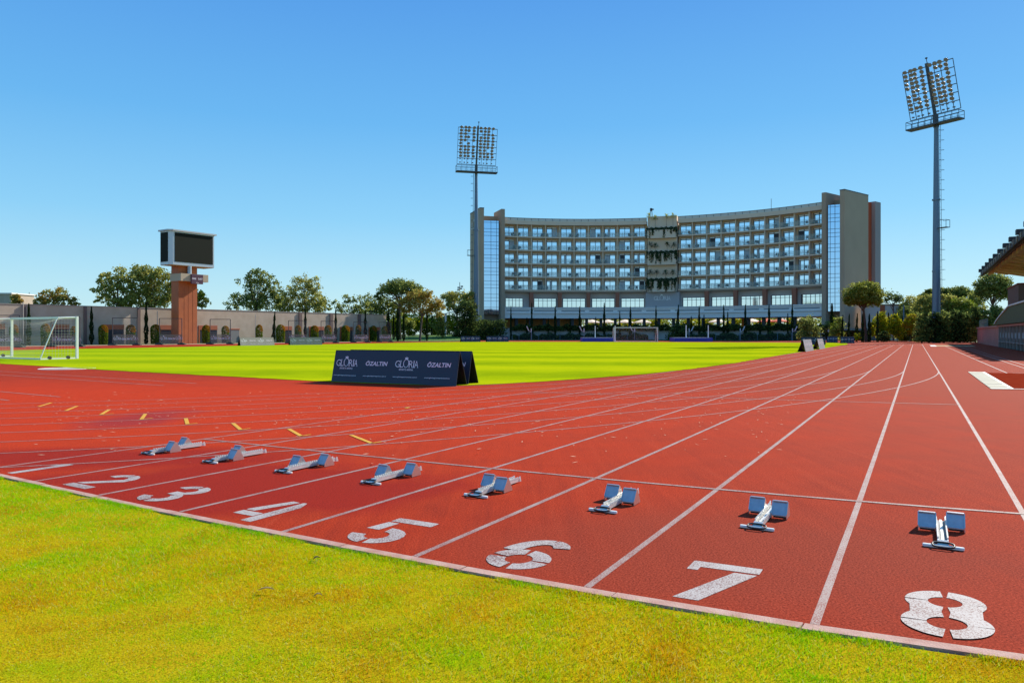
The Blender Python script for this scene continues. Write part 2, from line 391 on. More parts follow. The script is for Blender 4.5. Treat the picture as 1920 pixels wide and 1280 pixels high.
sep = nt.nodes.new('ShaderNodeSeparateXYZ'); nt.links.new(pos, sep.inputs[0])
st = math_(nt, 'SINE', math_(nt, 'MULTIPLY', math_(nt, 'ADD', sep.outputs['Y'], math_(nt, 'MULTIPLY', sep.outputs['X'], .10)), 2*math.pi/9.5))
n1 = N0(nt, pos, .5); n2 = N0(nt, pos, 9.0)
v_ = math_(nt, 'ADD', math_(nt, 'MULTIPLY', st, .26), math_(nt, 'ADD', math_(nt, 'MULTIPLY', n1, .7), math_(nt, 'MULTIPLY', n2, .35)))
c_ = ramp(nt, v_, [(.22, (.25, .33, .004)), (.52, (.35, .42, .004)), (.80, (.44, .47, .005))]).outputs[0]
lf = nt.nodes.new('ShaderNodeMapRange'); lf.inputs[1].default_value = -5; lf.inputs[2].default_value = -45; nt.links.new(sep.outputs['X'], lf.inputs[0])
c_ = mix(nt, math_(nt, 'MULTIPLY', lf.outputs[0], .55), c_, (.21, .36, .010))
nt.links.new(c_, b.inputs['Base Color']); b.inputs['Roughness'].default_value = .9; b.inputs['Specular IOR Level'].default_value = .0
n3 = N(nt, 'TexNoise', Scale=25.0, Detail=3.0); nt.links.new(pos, n3.inputs['Vector'])
bp = nt.nodes.new('ShaderNodeBump'); bp.inputs['Strength'].default_value = .6; bp.inputs['Distance'].default_value = .03
nt.links.new(n3.outputs['Fac'], bp.inputs['Height']); nt.links.new(bp.outputs[0], b.inputs['Normal'])
# paved strip and mown verge along the boundary wall
pv = M(); a = [(-420, 655), (0, 650), (240, 647.4), (460, 644), (680, 641)]; bq = [(-420, 653), (0, 648.6), (240, 646.2), (460, 643), (680, 640.4)]
pa = [G(*q)+Vector((0, 0, .006)) for q in a]; pb = [G(*q)+Vector((0, 0, .006)) for q in bq]
for i in range(4): pv.quad([pa[i], pa[i+1], pb[i+1], pb[i]])
pv.build('pavement', mat('tan_paving', (.36, .24, .15), .9, var=(.46, .33, .22), vscale=1.2), kind='structure')
vg = M(); vc = [Vector((q.x-5, q.y+7, .03)) for q in pb]
for i in range(4): vg.quad([pb[i], pb[i+1], vc[i+1], vc[i]])
vg.build('verge', mat('verge_grass', (.05, .11, .012), .95, var=(.13, .22, .02), vscale=1.5), kind='structure')
# ------------------------------------------------------------------ line markings
ln = M(); Z1 = .0015
for i in range(9):                                   # straight lanes from the kerb to the far bend
    ys = [YK+.0+k*(YT+84-YK)/46.0*1.0 for k in range(47)]
    ln.ribbon([lane(i, y, Z1) for y in ys], .046)
Z2 = .003
for i in range(9):                                   # the near bend
    R = 36.5+1.22*i; pts = []
    for k in range(0, 200):
        th = math.radians(k*.22); x = LX0-36.5+R*math.cos(th); y = YT-R*math.sin(th)
        p = track(x, y, Z2); 
        if p.y < 2 or 960+F*p.x/p.y < -420: break
        pts.append(p)
    ln.ribbon(pts, .040)
P0 = [lane(i, YT+84, Z2) for i in range(9)]          # the far bend, turning left behind the goal
ctr = P0[0]+LEFT*33
for i in range(9):
    R = 33+1.12*i
    ln.ribbon([ctr-LEFT*R*math.cos(t)+LDIR*R*math.sin(t)+Vector((0, 0, 0)) for t in [k*math.pi/60 for k in range(61)]], .05)
Z3 = .0045
ln.ribbon([lane(x, YS, Z3) for x in [k*.5 for k in range(0, 17)]]+[lane(8.02, YS, Z3)], .05)
ln.ribbon([lane(x, YS+10, Z3) for x in [k*.5 for k in range(0, 17)]], .05)
def pxl(pts, w=.05, z=Z3, mi=0): ln.ribbon([G(u, v)+Vector((0, 0, z)) for u, v in pts], w, mi)
for pts in ([(-200, 685), (0, 696), (180, 707), (368, 718.7)], [(-200, 690), (0, 702.7), (150, 712.4), (306.7, 722.7)], [(-150, 724), (0, 734), (113, 744)], [(-60, 745), (0, 748.7), (17, 750.7)],
            [(1770, 648), (1820, 670), (1888, 699.3)], [(1794, 648), (1850, 667), (1935, 695)], [(1805, 648), (1860, 666.5), (1940, 690)], [(1848, 680), (1891, 681.7)], [(1898, 699.4), (1925, 700)]): pxl(pts, .055)
for pts in ([(1838, 727.5), (1925, 728.5)],): pass
ln.build('lane_lines', MW, kind='structure')
yl = M()
def ypx(pts, w): yl.ribbon([G(u, v)+Vector((0, 0, .006)) for u, v in pts], w)
for a, b_, c in (((218, 367), (290, 345), None), ((370, 390), (435, 364), None), ((567, 413), (613, 385), (640, 406)), ((795, 440), (818, 408), (858, 431)), ((1055, 467), (1045, 433), (1112, 460)), ((1355, 498), (1310, 460), (1408, 489))):
    A, B_ = (a[0]/3, 640+a[1]/3), (b_[0]/3, 640+b_[1]/3); ypx([A, B_], .062)
    if c: ypx([A, (c[0]/3, 640+c[1]/3)], .035)
for a, b_, c in (((125, 493), (195, 533), (247, 524)), ((475, 527), (590, 573), (645, 565))):
    ypx([(500+a[0]/3, 640+a[1]/3), (500+b_[0]/3, 640+b_[1]/3)], .062); ypx([(500+b_[0]/3, 640+b_[1]/3), (500+c[0]/3, 640+c[1]/3)], .04)
ypx([(761, 765.2), (767, 763.6)], .08)
yl.build('relay_zone_ticks', MY, kind='structure')
# long jump runway and its boards at the right edge
rw = M(); rw.poly([G(u, v)+Vector((0, 0, .004)) for u, v in ((1899, 730), (1846, 698.6), (1960, 700.5), (1990, 731))])
rw.build('jump_runway', mat('dark_red_runway', (.22, .024, .010), .95, var=(.27, .035, .014), vscale=4, spec=0), kind='structure')
bo = thing('takeoff_board', 'slatted cream takeoff board with white edges beside the dark red runway', 'takeoff board', G(1855, 714))
q = [G(1815, 697.5), G(1844, 698), G(1898, 730), G(1858, 729.5)]
pl_ = M()
for k in range(14):
    t0, t1 = k/14+.006, (k+1)/14-.010
    lo = [q[0].lerp(q[3], t0), q[1].lerp(q[2], t0), q[1].lerp(q[2], t1), q[0].lerp(q[3], t1)]
    pl_.hexa([p+Vector((0, 0, .003)) for p in reversed(lo)]+[p+Vector((0, 0, .016)) for p in reversed(lo)])
pl_.build('slats', mat('cream_wood', (.47, .43, .29), .7, var=(.36, .33, .23), vscale=3), bo)
ed = M(); ed.ribbon([q[1]+Vector((0, 0, .019)), q[2]+Vector((0, 0, .019))], .09); ed.ribbon([q[3]+Vector((0, 0, .018)), q[2]+Vector((0, 0, .018)), G(1990, 731)+Vector((0, 0, .018))], .10); ed.ribbon([q[0]+Vector((0, 0, .018)), q[1]+Vector((0, 0, .018))], .08)
ed.build('edge_strips', mat('white_edge', (.72, .69, .60), .6), bo)
fb = M(); fb.poly([G(u, v)+Vector((0, 0, .01)) for u, v in ((1746, 649.4), (1757, 649.4), (1753, 647.2), (1743, 647.2))]); 
tag(fb.build('takeoff_board', mat('white_board', (.75, .72, .66), .6)), 'small far white board lying on the track near the dark hedge', 'takeoff board')
sp_ = M(); sp_.poly([G(u, v)+Vector((0, 0, .008)) for u, v in ((1757, 649.2), (1830, 649.6), (1822, 647.4), (1753, 647.2))])
sp_.build('sand_strip', mat('ochre_sand', (.42, .25, .10), .9), kind='structure')
# shot put circle
sc_ = M(); c0 = G(126, 691); n = 48
sc_.poly([c0+Vector((1.0*math.cos(2*math.pi*k/n), 1.0*math.sin(2*math.pi*k/n), .004)) for k in range(n)])
rim = [c0+Vector((1.03*math.cos(2*math.pi*k/n), 1.03*math.sin(2*math.pi*k/n), .004)) for k in range(n+1)]
cir = thing('throwing_circle', 'round pale concrete throwing circle set in the red apron by the goal', 'throwing circle', c0)
sc_.build('floor', mat('pale_concrete', (.56, .44, .34), .7, var=(.48, .38, .29), vscale=2), cir)
rr = M(); rr.tube(rim, .012, 6); rr.build('rim', mat('white_rim', (.75, .72, .66), .5), cir)
# ------------------------------------------------------------------ stencilled lane numbers
def arcq(cx, cy, rx, ry, a0, a1, t, n=9, ty=None):      # band of an elliptic arc as quads
    ty = ty or t; o = []
    for k in range(n):
        p, q_ = math.radians(a0+(a1-a0)*k/n), math.radians(a0+(a1-a0)*(k+1)/n)
        o.append([(cx+rx*math.cos(p), cy+ry*math.sin(p)), (cx+rx*math.cos(q_), cy+ry*math.sin(q_)), (cx+(rx-t)*math.cos(q_), cy+(ry-ty)*math.sin(q_)), (cx+(rx-t)*math.cos(p), cy+(ry-ty)*math.sin(p))])
    return o
DIG = {   # unit box: x 0..1 across the lane, y 0..1 up the lane
 1: [[(.30, 0), (.58, 0), (.58, 1), (.36, 1), (.06, .86), (.06, .74), (.30, .82)]],
 2: [[(0, 0), (1, 0), (1, .17), (0, .17)], [(.02, .21), (.34, .21), (1.0, .60), (.98, .70), (.74, .70)]]+arcq(.5, .70, .5, .30, 2, 86, .30, ty=.16)+arcq(.5, .70, .5, .30, 94, 172, .30, ty=.16),
 3: arcq(.5, .735, .48, .265, -60, 84, .28, ty=.15)+arcq(.5, .735, .48, .265, 96, 170, .28, ty=.15)+arcq(.5, .28, .5, .28, -84, 62, .29, ty=.16)+arcq(.5, .28, .5, .28, -172, -96, .29, ty=.16)+[[(.36, .44), (.74, .44), (.74, .60), (.36, .60)]],
 4: [[(.60, 0), (.88, 0), (.88, .78), (.70, 1.0), (.60, 1.0)], [(.0, .20), (.56, .20), (.56, .36), (0, .36)], [(0, .40), (.24, .40), (.52, .98), (.30, 1.0), (.0, .46)]],
 5: [[(.10, .84), (1, .84), (1, 1), (.10, 1)], [(.02, .48), (.30, .48), (.34, .80), (.10, .80)]]+arcq(.5, .30, .5, .30, -80, 96, .29, ty=.16)+arcq(.5, .30, .5, .30, -172, -92, .29, ty=.16),
 6: arcq(.5, .30, .5, .30, -84, -4, .29, ty=.16)+arcq(.5, .30, .5, .30, 4, 86, .29, ty=.16)+arcq(.5, .30, .5, .30, 96, 170, .29, ty=.16)+arcq(.5, .30, .5, .30, 182, 264, .29, ty=.16)+arcq(.62, .46, .62, .54, 92, 172, .30, ty=.16)+arcq(.55, .72, .45, .28, 15, 78, .28, ty=.16),
 7: [[(0, .84), (1, .84), (1, 1), (0, 1)], [(.0, .74), (.16, .74), (.16, .84), (0, .84)], [(.16, 0), (.50, 0), (.98, .80), (.66, .80)]],
 8: arcq(.5, .74, .47, .26, 2, 84, .27, ty=.145)+arcq(.5, .74, .47, .26, 96, 178, .27, ty=.145)+arcq(.5, .74, .47, .26, 182, 263, .27, ty=.145)+arcq(.5, .74, .47, .26, -83, -2, .27, ty=.145)+[[(.10, .40), (.40, .46), (.40, .58), (.09, .62)], [(.90, .40), (.60, .46), (.60, .58), (.91, .62)]]
    +arcq(.5, .27, .5, .28, 2, 83, .28, ty=.155)+arcq(.5, .27, .5, .28, 97, 178, .28, ty=.155)+arcq(.5, .27, .5, .28, 182, 264, .28, ty=.155)+arcq(.5, .27, .5, .28, -84, -2, .28, ty=.155)}
WORD = ['', 'one', 'two', 'three', 'four', 'five', 'six', 'seven', 'eight']
NC = (0, .444, .51, .45, .503, .545, .508, .505, .484)
for d in range(1, 9):
    mm = M()
    for ip, pg in enumerate(DIG[d]):
        mm.poly([track(LX0+1.22*(d-1+NC[d])+(x-.5)*.42, YK+.075+y*.685, .0020+.00006*ip) for x, y in pg])
    ob = mm.build('lane_number', MWN)
    c0 = track(LX0+1.22*(d-.5), YK+.4)
    ob.data.transform(Matrix.Translation(-c0)); ob.location = c0
    bm = bmesh.new(); bm.from_mesh(ob.data)
    for f_ in bm.faces:
        if f_.normal.z < 0: f_.normal_flip()
    bm.to_mesh(ob.data); bm.free()
    tag(ob, f'white stencilled number {WORD[d]} painted on the red track behind its starting block', 'lane number', 'lane numbers by the kerb')
# ------------------------------------------------------------------ starting blocks
ALU = mat('brushed_aluminium', (.80, .79, .74), .42, .45, var=(.66, .65, .62), vscale=18)
PADM = mat('polished_pad_face', (.50, .51, .53), .38, .55, var=(.42, .43, .46), vscale=30)
BRK = mat('bracket_metal', (.66, .62, .58), .30, .85)
BLK = mat('black_rubber', (.012, .012, .014), .5); DRK = mat('dark_underside', (.015, .017, .022), .5)
WHB = mat('white_enamel', (.80, .77, .70), .35)
def make_block():
    r = thing('starting_block', 'x', 'starting block')
    m = M()
    m.box((0, .40, .022), (.050, .70, .008), mi=1); m.box((0, .40, .0295), (.016, .70, .006))
    for sx in (-1, 1):
        m.box((sx*.0295, .40, .029), (.007, .70, .030))
        for k in range(21): m.box((sx*.0298, .10+k*.031, .0515), (.009, .017, .015))
        m.prism([(sx*.034-.004, .745, .012), (sx*.034-.004, .78, .012), (sx*.034-.004, .765, .062), (sx*.034-.004, .745, .055)], (.008, 0, 0))
    m.hexa([(-.034, .0, .006), (.034, 0, .006), (.034, .055, .026), (-.034, .055, .026), (-.034, 0, .018), (.034, 0, .018), (.034, .055, .046), (-.034, .055, .046)])
    m.build('rail', [ALU, mat('dull_channel', (.16, .16, .16), .5, .2)], r, world=False)
    c = M(); n = 10; top = []
    for sx in (-1, 1):
        for k in range(n+1):
            a = math.pi/2*(1-2*k/n) if sx > 0 else math.pi/2*(1+2*(n-k)/n)
    prof = [(.112+.016*math.cos(a)*.9, .019*math.sin(a)) for a in [math.pi/2-math.pi*k/8 for k in range(9)]]+[(-.112+.016*math.cos(a)*.9, .019*math.sin(a)) for a in [-math.pi/2-math.pi*k/8 for k in range(9)]]
    prof2 = [(x*.985, y*.7) for x, y in prof]; npf = len(prof)
    prof = prof[::-1]; prof2 = prof2[::-1]
    c.add([(x, y, .005) for x, y in prof]+[(x, y, .017) for x, y in prof]+[(x, y, .022) for x, y in prof2],
          [tuple(reversed(range(npf)))]+[(i, (i+1) % npf, npf+(i+1) % npf, npf+i) for i in range(npf)]+[(npf+i, npf+(i+1) % npf, 2*npf+(i+1) % npf, 2*npf+i) for i in range(npf)]+[tuple(2*npf+i for i in range(npf))])
    c.build('anchor_bar', WHB, r, world=False)
    h = M(); pts = []
    for k in range(25):
        a = 2*math.pi*k/24; ca, sa = math.cos(a), math.sin(a)
        pts.append((.066*math.copysign(abs(ca)**.6, ca), -.014+.038*math.copysign(abs(sa)**.7, sa), .028+.008*sa))
    h.tube(pts, .0068, 6, cap=False); h.build('carry_handle', BLK, r, smooth=True, world=False)
    for sx, off in ((-1, .40), (1, .40)):
        p = M(); cx = sx*.094
        y0, z0, y1, z1 = off, .034, off+.058, .123
        w = .055
        tk = Vector((0, .011, .005))
        p.hexa([Vector((cx-w, y0, z0)), Vector((cx+w, y0, z0)), Vector((cx+w, y0, z0))+tk, Vector((cx-w, y0, z0))+tk, Vector((cx-w, y1, z1)), Vector((cx+w, y1, z1)), Vector((cx+w, y1, z1))+tk, Vector((cx-w, y1, z1))+tk])
        # curled lip along the top and foot
        p.hexa([Vector((cx-w, y1-.006, z1+.001)), Vector((cx+w, y1-.006, z1+.001)), Vector((cx+w, y1+.010, z1+.001)), Vector((cx-w, y1+.010, z1+.001)), Vector((cx-w, y1-.010, z1+.012)), Vector((cx+w, y1-.010, z1+.012)), Vector((cx+w, y1+.004, z1+.016)), Vector((cx-w, y1+.004, z1+.016))])
        p.box((cx, y0-.003, z0-.004), (2*w, .012, .008))
        pad = p.build('foot_pad', PADM, r, world=False)
        k = M(); k.box((cx, y0+.022, .022), (2*w-.014, .006, .034)); k.build('underside', DRK, pad, world=False)
        b_ = M()
        for e in (-1, 1):
            x = cx+e*(w+.003)
            b_.prism([(x-.003, y0-.004, .006), (x-.003, y0-.004, .042), (x-.003, y1+.004, z1+.010), (x-.003, y1+.024, z1+.004), (x-.003, y1+.085, .030), (x-.003, y1+.09, .006)], (.006, 0, 0))
        b_.build('side_bracket', BRK, pad, world=False)
    return r
proto = make_block()
OFFS = [(.50, .20), (.40, .20), (.22, .45), (.24, .46), (.33, .25), (.41, .33), (.46, .40), (.45, .52)]
for d in range(1, 9):
    o = proto if d == 1 else dup(proto)
    x = LX0+1.22*(d-.5); a, b_ = track(x, YK+1.69), track(x, YK+2.4)
    o.location = a+Vector((0, 0, 0)); v = b_-a; o.rotation_euler = (0, 0, math.atan2(-v.x, v.y))
    o['label'] = f'metal starting block with two blue pads set behind lane number {WORD[d]}'; o['group'] = 'starting blocks across the track'
    pads = [c for c in o.children if c.name.startswith('foot_pad')]
    pads.sort(key=lambda q: sum(v_.co.x for v_ in q.data.vertices))
    for pd, off in zip(pads, OFFS[d-1]): pd.location = (0, off-.40, 0)
# ------------------------------------------------------------------ foreground lawn
kx = np.array([p.x for p in K_out]); ky = np.array([p.y for p in K_out]); od = np.argsort(kx); kx, ky = kx[od], ky[od]
LB = M(); LB.poly([p+Vector((0, -.005, -.006)) for p in K_out]+[Vector((26, -8, -.006)), Vector((-34, -8, -.006))][::1])
lbm = bpy.data.materials.new('thatch_soil'); lbm.use_nodes = True; nt = lbm.node_tree; b = nt.nodes['Principled BSDF']
pos = nt.nodes.new('ShaderNodeNewGeometry').outputs['Position']
nt.links.new(ramp(nt, N0(nt, pos, 2.0), [(.3, (.36, .22, .006)), (.5, (.42, .31, .008)), (.7, (.26, .32, .004))]).outputs[0], b.inputs['Base Color'])
fn_ = N(nt, 'TexNoise', Scale=130.0, Detail=4.0, Roughness=.75); nt.links.new(pos, fn_.inputs['Vector']); lk = b.inputs['Base Color'].links[0].from_socket
nt.links.new(mix(nt, 1.0, lk, ramp(nt, fn_.outputs['Fac'], [(.34, (.30, .28, .3)), (.5, (1, 1, 1)), (.66, (1.6, 1.6, 1.3))]).outputs[0], 'MULTIPLY'), b.inputs['Base Color']); b.inputs['Roughness'].default_value = .95; b.inputs['Specular IOR Level'].default_value = 0
lo_ = LB.build('lawn', lbm, kind='structure')
bm = bmesh.new(); bm.from_mesh(lo_.data); bmesh.ops.triangulate(bm, faces=bm.faces[:])
for f_ in bm.faces:
    if f_.normal.z < 0: f_.normal_flip()
bm.to_mesh(lo_.data); bm.free()
def blades(n, ymin, ymax, hmin, hmax, w, l0=.2, l1=1.5):
    y = ymin+(ymax-ymin)*rng.random(n)**.8; x = (rng.random(n)*2-1)*(y*.74+.5)
    ok = y < np.interp(x, kx, ky)+.004; x, y = x[ok], y[ok]; n = len(x)
    # thin patches
    ed_ = np.interp(x, kx, ky)-y
    keep = rng.random(n) < np.clip(.72+.28*np.sin(x*3.1+y*1.7)*np.sin(x*7.3-y*5.1+1), 0, 1); keep &= (ed_ > .05) | (rng.random(n) < .45)
    x, y = x[keep], y[keep]; n = len(x)
    h = rng.uniform(hmin, hmax, n)*(.75+.35*np.sin(x*1.3+1)*np.cos(y*1.9)); a = rng.random(n)*2*np.pi; lean = rng.uniform(l0, l1, n)*h
    b2 = rng.random(n)*2*np.pi; ww = w*rng.uniform(.6, 1.4, n)
    base = np.stack([x, y, np.full(n, -.008)], 1)
    wv = np.stack([np.cos(a), np.sin(a), np.zeros(n)], 1)*ww[:, None]*.5
    tip = base+np.stack([np.cos(b2)*lean, np.sin(b2)*lean, h], 1)
    return np.stack([base-wv, base+wv, tip+wv*.3, tip-wv*.3], 1).reshape(-1, 3)
gm = bpy.data.materials.new('dry_and_green_grass_blades'); gm.use_nodes = True; nt = gm.node_tree; nt.nodes.remove(nt.nodes['Principled BSDF'])
geo = nt.nodes.new('ShaderNodeNewGeometry'); pos = geo.outputs['Position']
na = N(nt, 'TexNoise', Scale=1.1, Detail=7.0, Roughness=.68); nt.links.new(pos, na.inputs['Vector'])
sep = nt.nodes.new('ShaderNodeSeparateXYZ'); nt.links.new(pos, sep.inputs[0])
far_ = nt.nodes.new('ShaderNodeMapRange'); far_.inputs[1].default_value = 4.2; far_.inputs[2].default_value = 7.0; nt.links.new(sep.outputs['Y'], far_.inputs[0])
rt_ = nt.nodes.new('ShaderNodeMapRange'); rt_.inputs[1].default_value = .3; rt_.inputs[2].default_value = 2.4; nt.links.new(sep.outputs['X'], rt_.inputs[0])
kk = math_(nt, 'ADD', na.outputs['Fac'], math_(nt, 'ADD', math_(nt, 'MULTIPLY', far_.outputs[0], .22), math_(nt, 'MULTIPLY', rt_.outputs[0], .10)))
kk = math_(nt, 'ADD', kk, math_(nt, 'MULTIPLY', math_(nt, 'SUBTRACT', geo.outputs['Random Per Island'], .5), .30))
cr = ramp(nt, kk, [(.31, (.70, .29, .006)), (.42, (.76, .52, .004)), (.52, (.56, .67, .002)), (.66, (.26, .60, .002))]).outputs[0]
pale = ramp(nt, geo.outputs['Random Per Island'], [(.90, (0, 0, 0)), (.93, (1, 1, 1))]).outputs[0]
cr = mix(nt, math_(nt, 'MULTIPLY', pale, .7), cr, (.85, .66, .22))
d_ = nt.nodes.new('ShaderNodeBsdfDiffuse'); t_ = nt.nodes.new('ShaderNodeBsdfTranslucent'); mx = nt.nodes.new('ShaderNodeMixShader'); mx.inputs[0].default_value = .42
nt.links.new(cr, d_.inputs['Color']); nt.links.new(cr, t_.inputs['Color']); nt.links.new(d_.outputs[0], mx.inputs[1]); nt.links.new(t_.outputs[0], mx.inputs[2]); nt.links.new(mx.outputs[0], nt.nodes['Material Output'].inputs[0])
def edge_tufts(n):
    t = rng.random(n//14)*(len(kx)-1); i = t.astype(int); f = t-i; cx = kx[i]*(1-f)+kx[np.minimum(i+1, len(kx)-1)]*f; ok = (cx > -8) & (cx < 7); cx = cx[ok]
    keep = np.sin(cx*5.3)+np.sin(cx*11.7+1)*.7 > -.5; cx = cx[keep]
    x = np.repeat(cx, 14)+rng.normal(size=len(cx)*14)*.02; y = np.interp(x, kx, ky)-np.abs(rng.normal(size=len(x)))*.04+.004; n = len(x)
    h = rng.uniform(.008, .024, n); a = rng.random(n)*6.283; b2 = rng.random(n)*6.283; L = h*rng.uniform(.3, 1.1, n); w = .0032
    base = np.stack([x, y, np.full(n, -.006)], 1); wv = np.stack([np.cos(a), np.sin(a), np.zeros(n)], 1)*w*.5; tip = base+np.stack([np.cos(b2)*L, np.sin(b2)*L, h], 1)
    return np.stack([base-wv, base+wv, tip+wv*.3, tip-wv*.3], 1).reshape(-1, 3)
bl = np.concatenate([blades(430000, 2.2, 8.2, .012, .026, .0034), blades(50000, 2.2, 5.0, .016, .034, .0028), edge_tufts(26000), blades(9000, 2.2, 6.5, .010, .022, .0036, 2.0, 5.0)])
np_mesh('lawn_grass', bl, 4, gm, kind='stuff')
# fallen leaves and straw
lv = mat('dry_leaf_brown', (.45, .31, .13), .8); lv2 = mat('dead_leaf_dark', (.07, .045, .02), .9)
def dry_leaf(u, v, L, W, yaw, mt, label):
    p = G(u, v); r = M(); n = 6; ex = Vector((math.cos(yaw), math.sin(yaw), 0)); ey = Vector((-ex.y, ex.x, 0))
    for k in range(n):
        t0, t1 = k/n, (k+1)/n
        w0, w1 = W*math.sin(math.pi*t0)**.8, W*math.sin(math.pi*t1)**.8
        z0, z1 = .012+.012*math.sin(3*t0), .012+.012*math.sin(3*t1)
        a, b_ = ex*(L*(t0-.5)), ex*(L*(t1-.5)); Z = Vector((0, 0, 1))
        r.quad([a-ey*w0+Z*(z0+.006), b_-ey*w1+Z*(z1+.006), b_+Z*z1, a+Z*z0]); r.quad([a+Z*z0, b_+Z*z1, b_+ey*w1+Z*(z1+.006), a+ey*w0+Z*(z0+.006)])
    o = r.build('dry_leaf', mt); o.location = p; tag(o, label, 'leaf'); return o
dry_leaf(499, 1110, .085, .010, .15, lv, 'curled tan dry leaf on the lawn, nearest the middle of the grass')
dry_leaf(594, 1051, .05, .012, .6, lv2, 'dark brown dead leaf on the lawn near the number four')
dry_leaf(158, 940, .14, .012, .5, lv, 'long straw coloured leaf on the lawn below the number two')
dry_leaf(596, 1121, .045, .008, .3, lv, 'small tan leaf on the lawn right of the curled tan leaf')
# pale specks of leaf litter blown over the bend
lit = []
r2 = random.Random(5)
for k in range(760):
    u = r2.uniform(60, 1500); v = 735+abs(r2.gauss(0, 48)); 
    if v > 1000 or v < 700: continue
    p = G(u, v)
    if p.y < np.interp(p.x, kx, ky)+.2: continue
    a = r2.uniform(0, 6.3); L, W = r2.uniform(.025, .10), r2.uniform(.008, .020); ex = Vector((math.cos(a), math.sin(a), r2.uniform(-.1, .1)))*L/2; ey = Vector((-math.sin(a), math.cos(a), r2.uniform(-.3, .3)))*W/2; c = p+Vector((0, 0, .014))
    lit += [c-ex, c-ey, c+ex, c+ey]
np_mesh('leaf_litter', np.array([tuple(q) for q in lit]), 4, mat('straw_litter', (.60, .42, .26), .8), kind='stuff')
# ------------------------------------------------------------------ advertising boards
NAVY = mat('navy_board_vinyl', (.014, .020, .045), .45); NAVYB = mat('black_board_back', (.008, .008, .010), .5)
LETT = mat('pale_pink_lettering', (.86, .70, .76), .6); LETW = mat('white_lettering', (.90, .85, .88), .6)
GREYB = mat('painted_glare_grey_board', (.27, .24, .205), .55, spec=.3); PALEB = mat('painted_glare_pale_board', (.36, .365, .37), .4)  # glare on the far boards painted in as paler face colours
_gl = gloria2d(.80, .195); _oz = fit_text('ÖZALTIN', .80, .155, bold=.024, shear=.18); _sp = fit_text('SPORTS ARENA', .50, .050, bold=.01); _ur = fit_text('www.gloriasportsarena.com.tr', .86, .042, bold=.012)
def board(a, b, label, group, face=NAVY, depth=.62, h=.94, text=True, shift=0.0, detail=True):
    """A-frame board: foot of the printed face runs from a to b (left to right as read)."""
    a, b = Vector(a), Vector(b); e = (b-a).normalized(); L = (b-a).length; n = Vector((-e.y, e.x, 0))
    t = thing('advertising_board', label, 'advertising board', (a+b)/2, group)
    top = n*depth/2*.7+Vector((0, 0, h)); up = top.normalized(); nn = e.cross(up).normalized()
    m = M(); m.prism([a, b, b+top, a+top], -nn*.014); fp = m.build('front_panel', face, t)
    k = M(); q = n*depth; k.prism([b+q, a+q, a+top+n*.025, b+top+n*.025], nn*.0+n*.012+Vector((0, 0, .004))); k.build('back_panel', NAVYB, t)
    if detail:
        fr = M()
        for s, p in ((1, a), (-1, b)):
            o = e*s*.015; fr.bar(p+o+nn*-.02+up*.01-n*-.0, p+o+top, .018); fr.bar(p+o+q, p+o+top+n*.02, .018)
        fr.tube([a+top+n*.012+Vector((0, 0, .012)), b+top+n*.012+Vector((0, 0, .012))], .010, 6)
        fr.build('frame', NAVYB, t)
    if text:
        w = M(); c = M(); H = up
        S = L/4.46
        def put(mm, vf, sx, sy, mi=0):
            P = a+e*sx*S+up*sy; place2d(mm, ([(x*S, y) for x, y in vf[0]], vf[1]), P, e, up, .004)
        for x0 in (.10, 2.30):
            x0 += shift
            put(w, _gl, x0, .50); put(w, _sp, x0+.15, .405); put(c, _oz, x0+1.12, .525)
            put(w, _ur, x0-.04, .19); put(w, _ur, x0+1.07, .19)
        w.build('lettering', LETW, fp); c.build('lettering', LETT, fp)
    return t
G1 = 'advertising boards beside the track'
board(G(621, 715.5), G(855, 724), 'long navy advertising board with white lettering standing nearest on the track apron', G1)
a1, b1 = G(621, 715.5), G(855, 724); e1 = (b1-a1).normalized(); n1_ = Vector((-e1.y, e1.x, 0))
board(a1+n1_*.72-e1*.01, b1+n1_*.72-e1*.01, 'navy advertising board standing directly behind the nearest long board, mostly hidden', G1, shift=.08)
board(G(451, 648), G(515, 647), 'grey lit advertising board before the left wall, nearer the scoreboard tower', G1, GREYB)
board(G(544, 646.8), G(604.5, 646.2), 'grey lit advertising board before the left wall, farther from the scoreboard tower', G1, GREYB)
board(G(865, 640.9), G(901, 640.7), 'low dark advertising board at the foot of the left floodlight mast', G1, detail=False)
board(G(913, 640.7), G(954, 640.5), 'low dark advertising board right of the left floodlight mast, under the hotel tower', G1, detail=False)
p = G(1511, 659.5); q = p+LDIR*5.0; board(p, q, 'pale lit advertising board at the grass corner, nearer of the pair side by side', G1, PALEB)
p = G(1537, 654.8); board(p, p+LDIR*4.4, 'pale lit advertising board at the grass corner, farther of the pair side by side', G1, PALEB)
p = Vector((36.4, 92, 0)); board(p, p+Vector((2.8, -.5, 0)), 'dark advertising board behind the lit pair, turned towards the camera', G1, detail=False)
p = at(1551, 641.8, 116); board(Vector((p.x, 116, 0)), Vector((p.x+1.5, 115.6, 0)), 'short dark board with white text behind the grass corner', G1, detail=False)
p = G(1577, 643.5); board(p, p+Vector((1.75, -.4, 0)), 'short dark board standing on the red track near the umbrella pine', G1, detail=False)
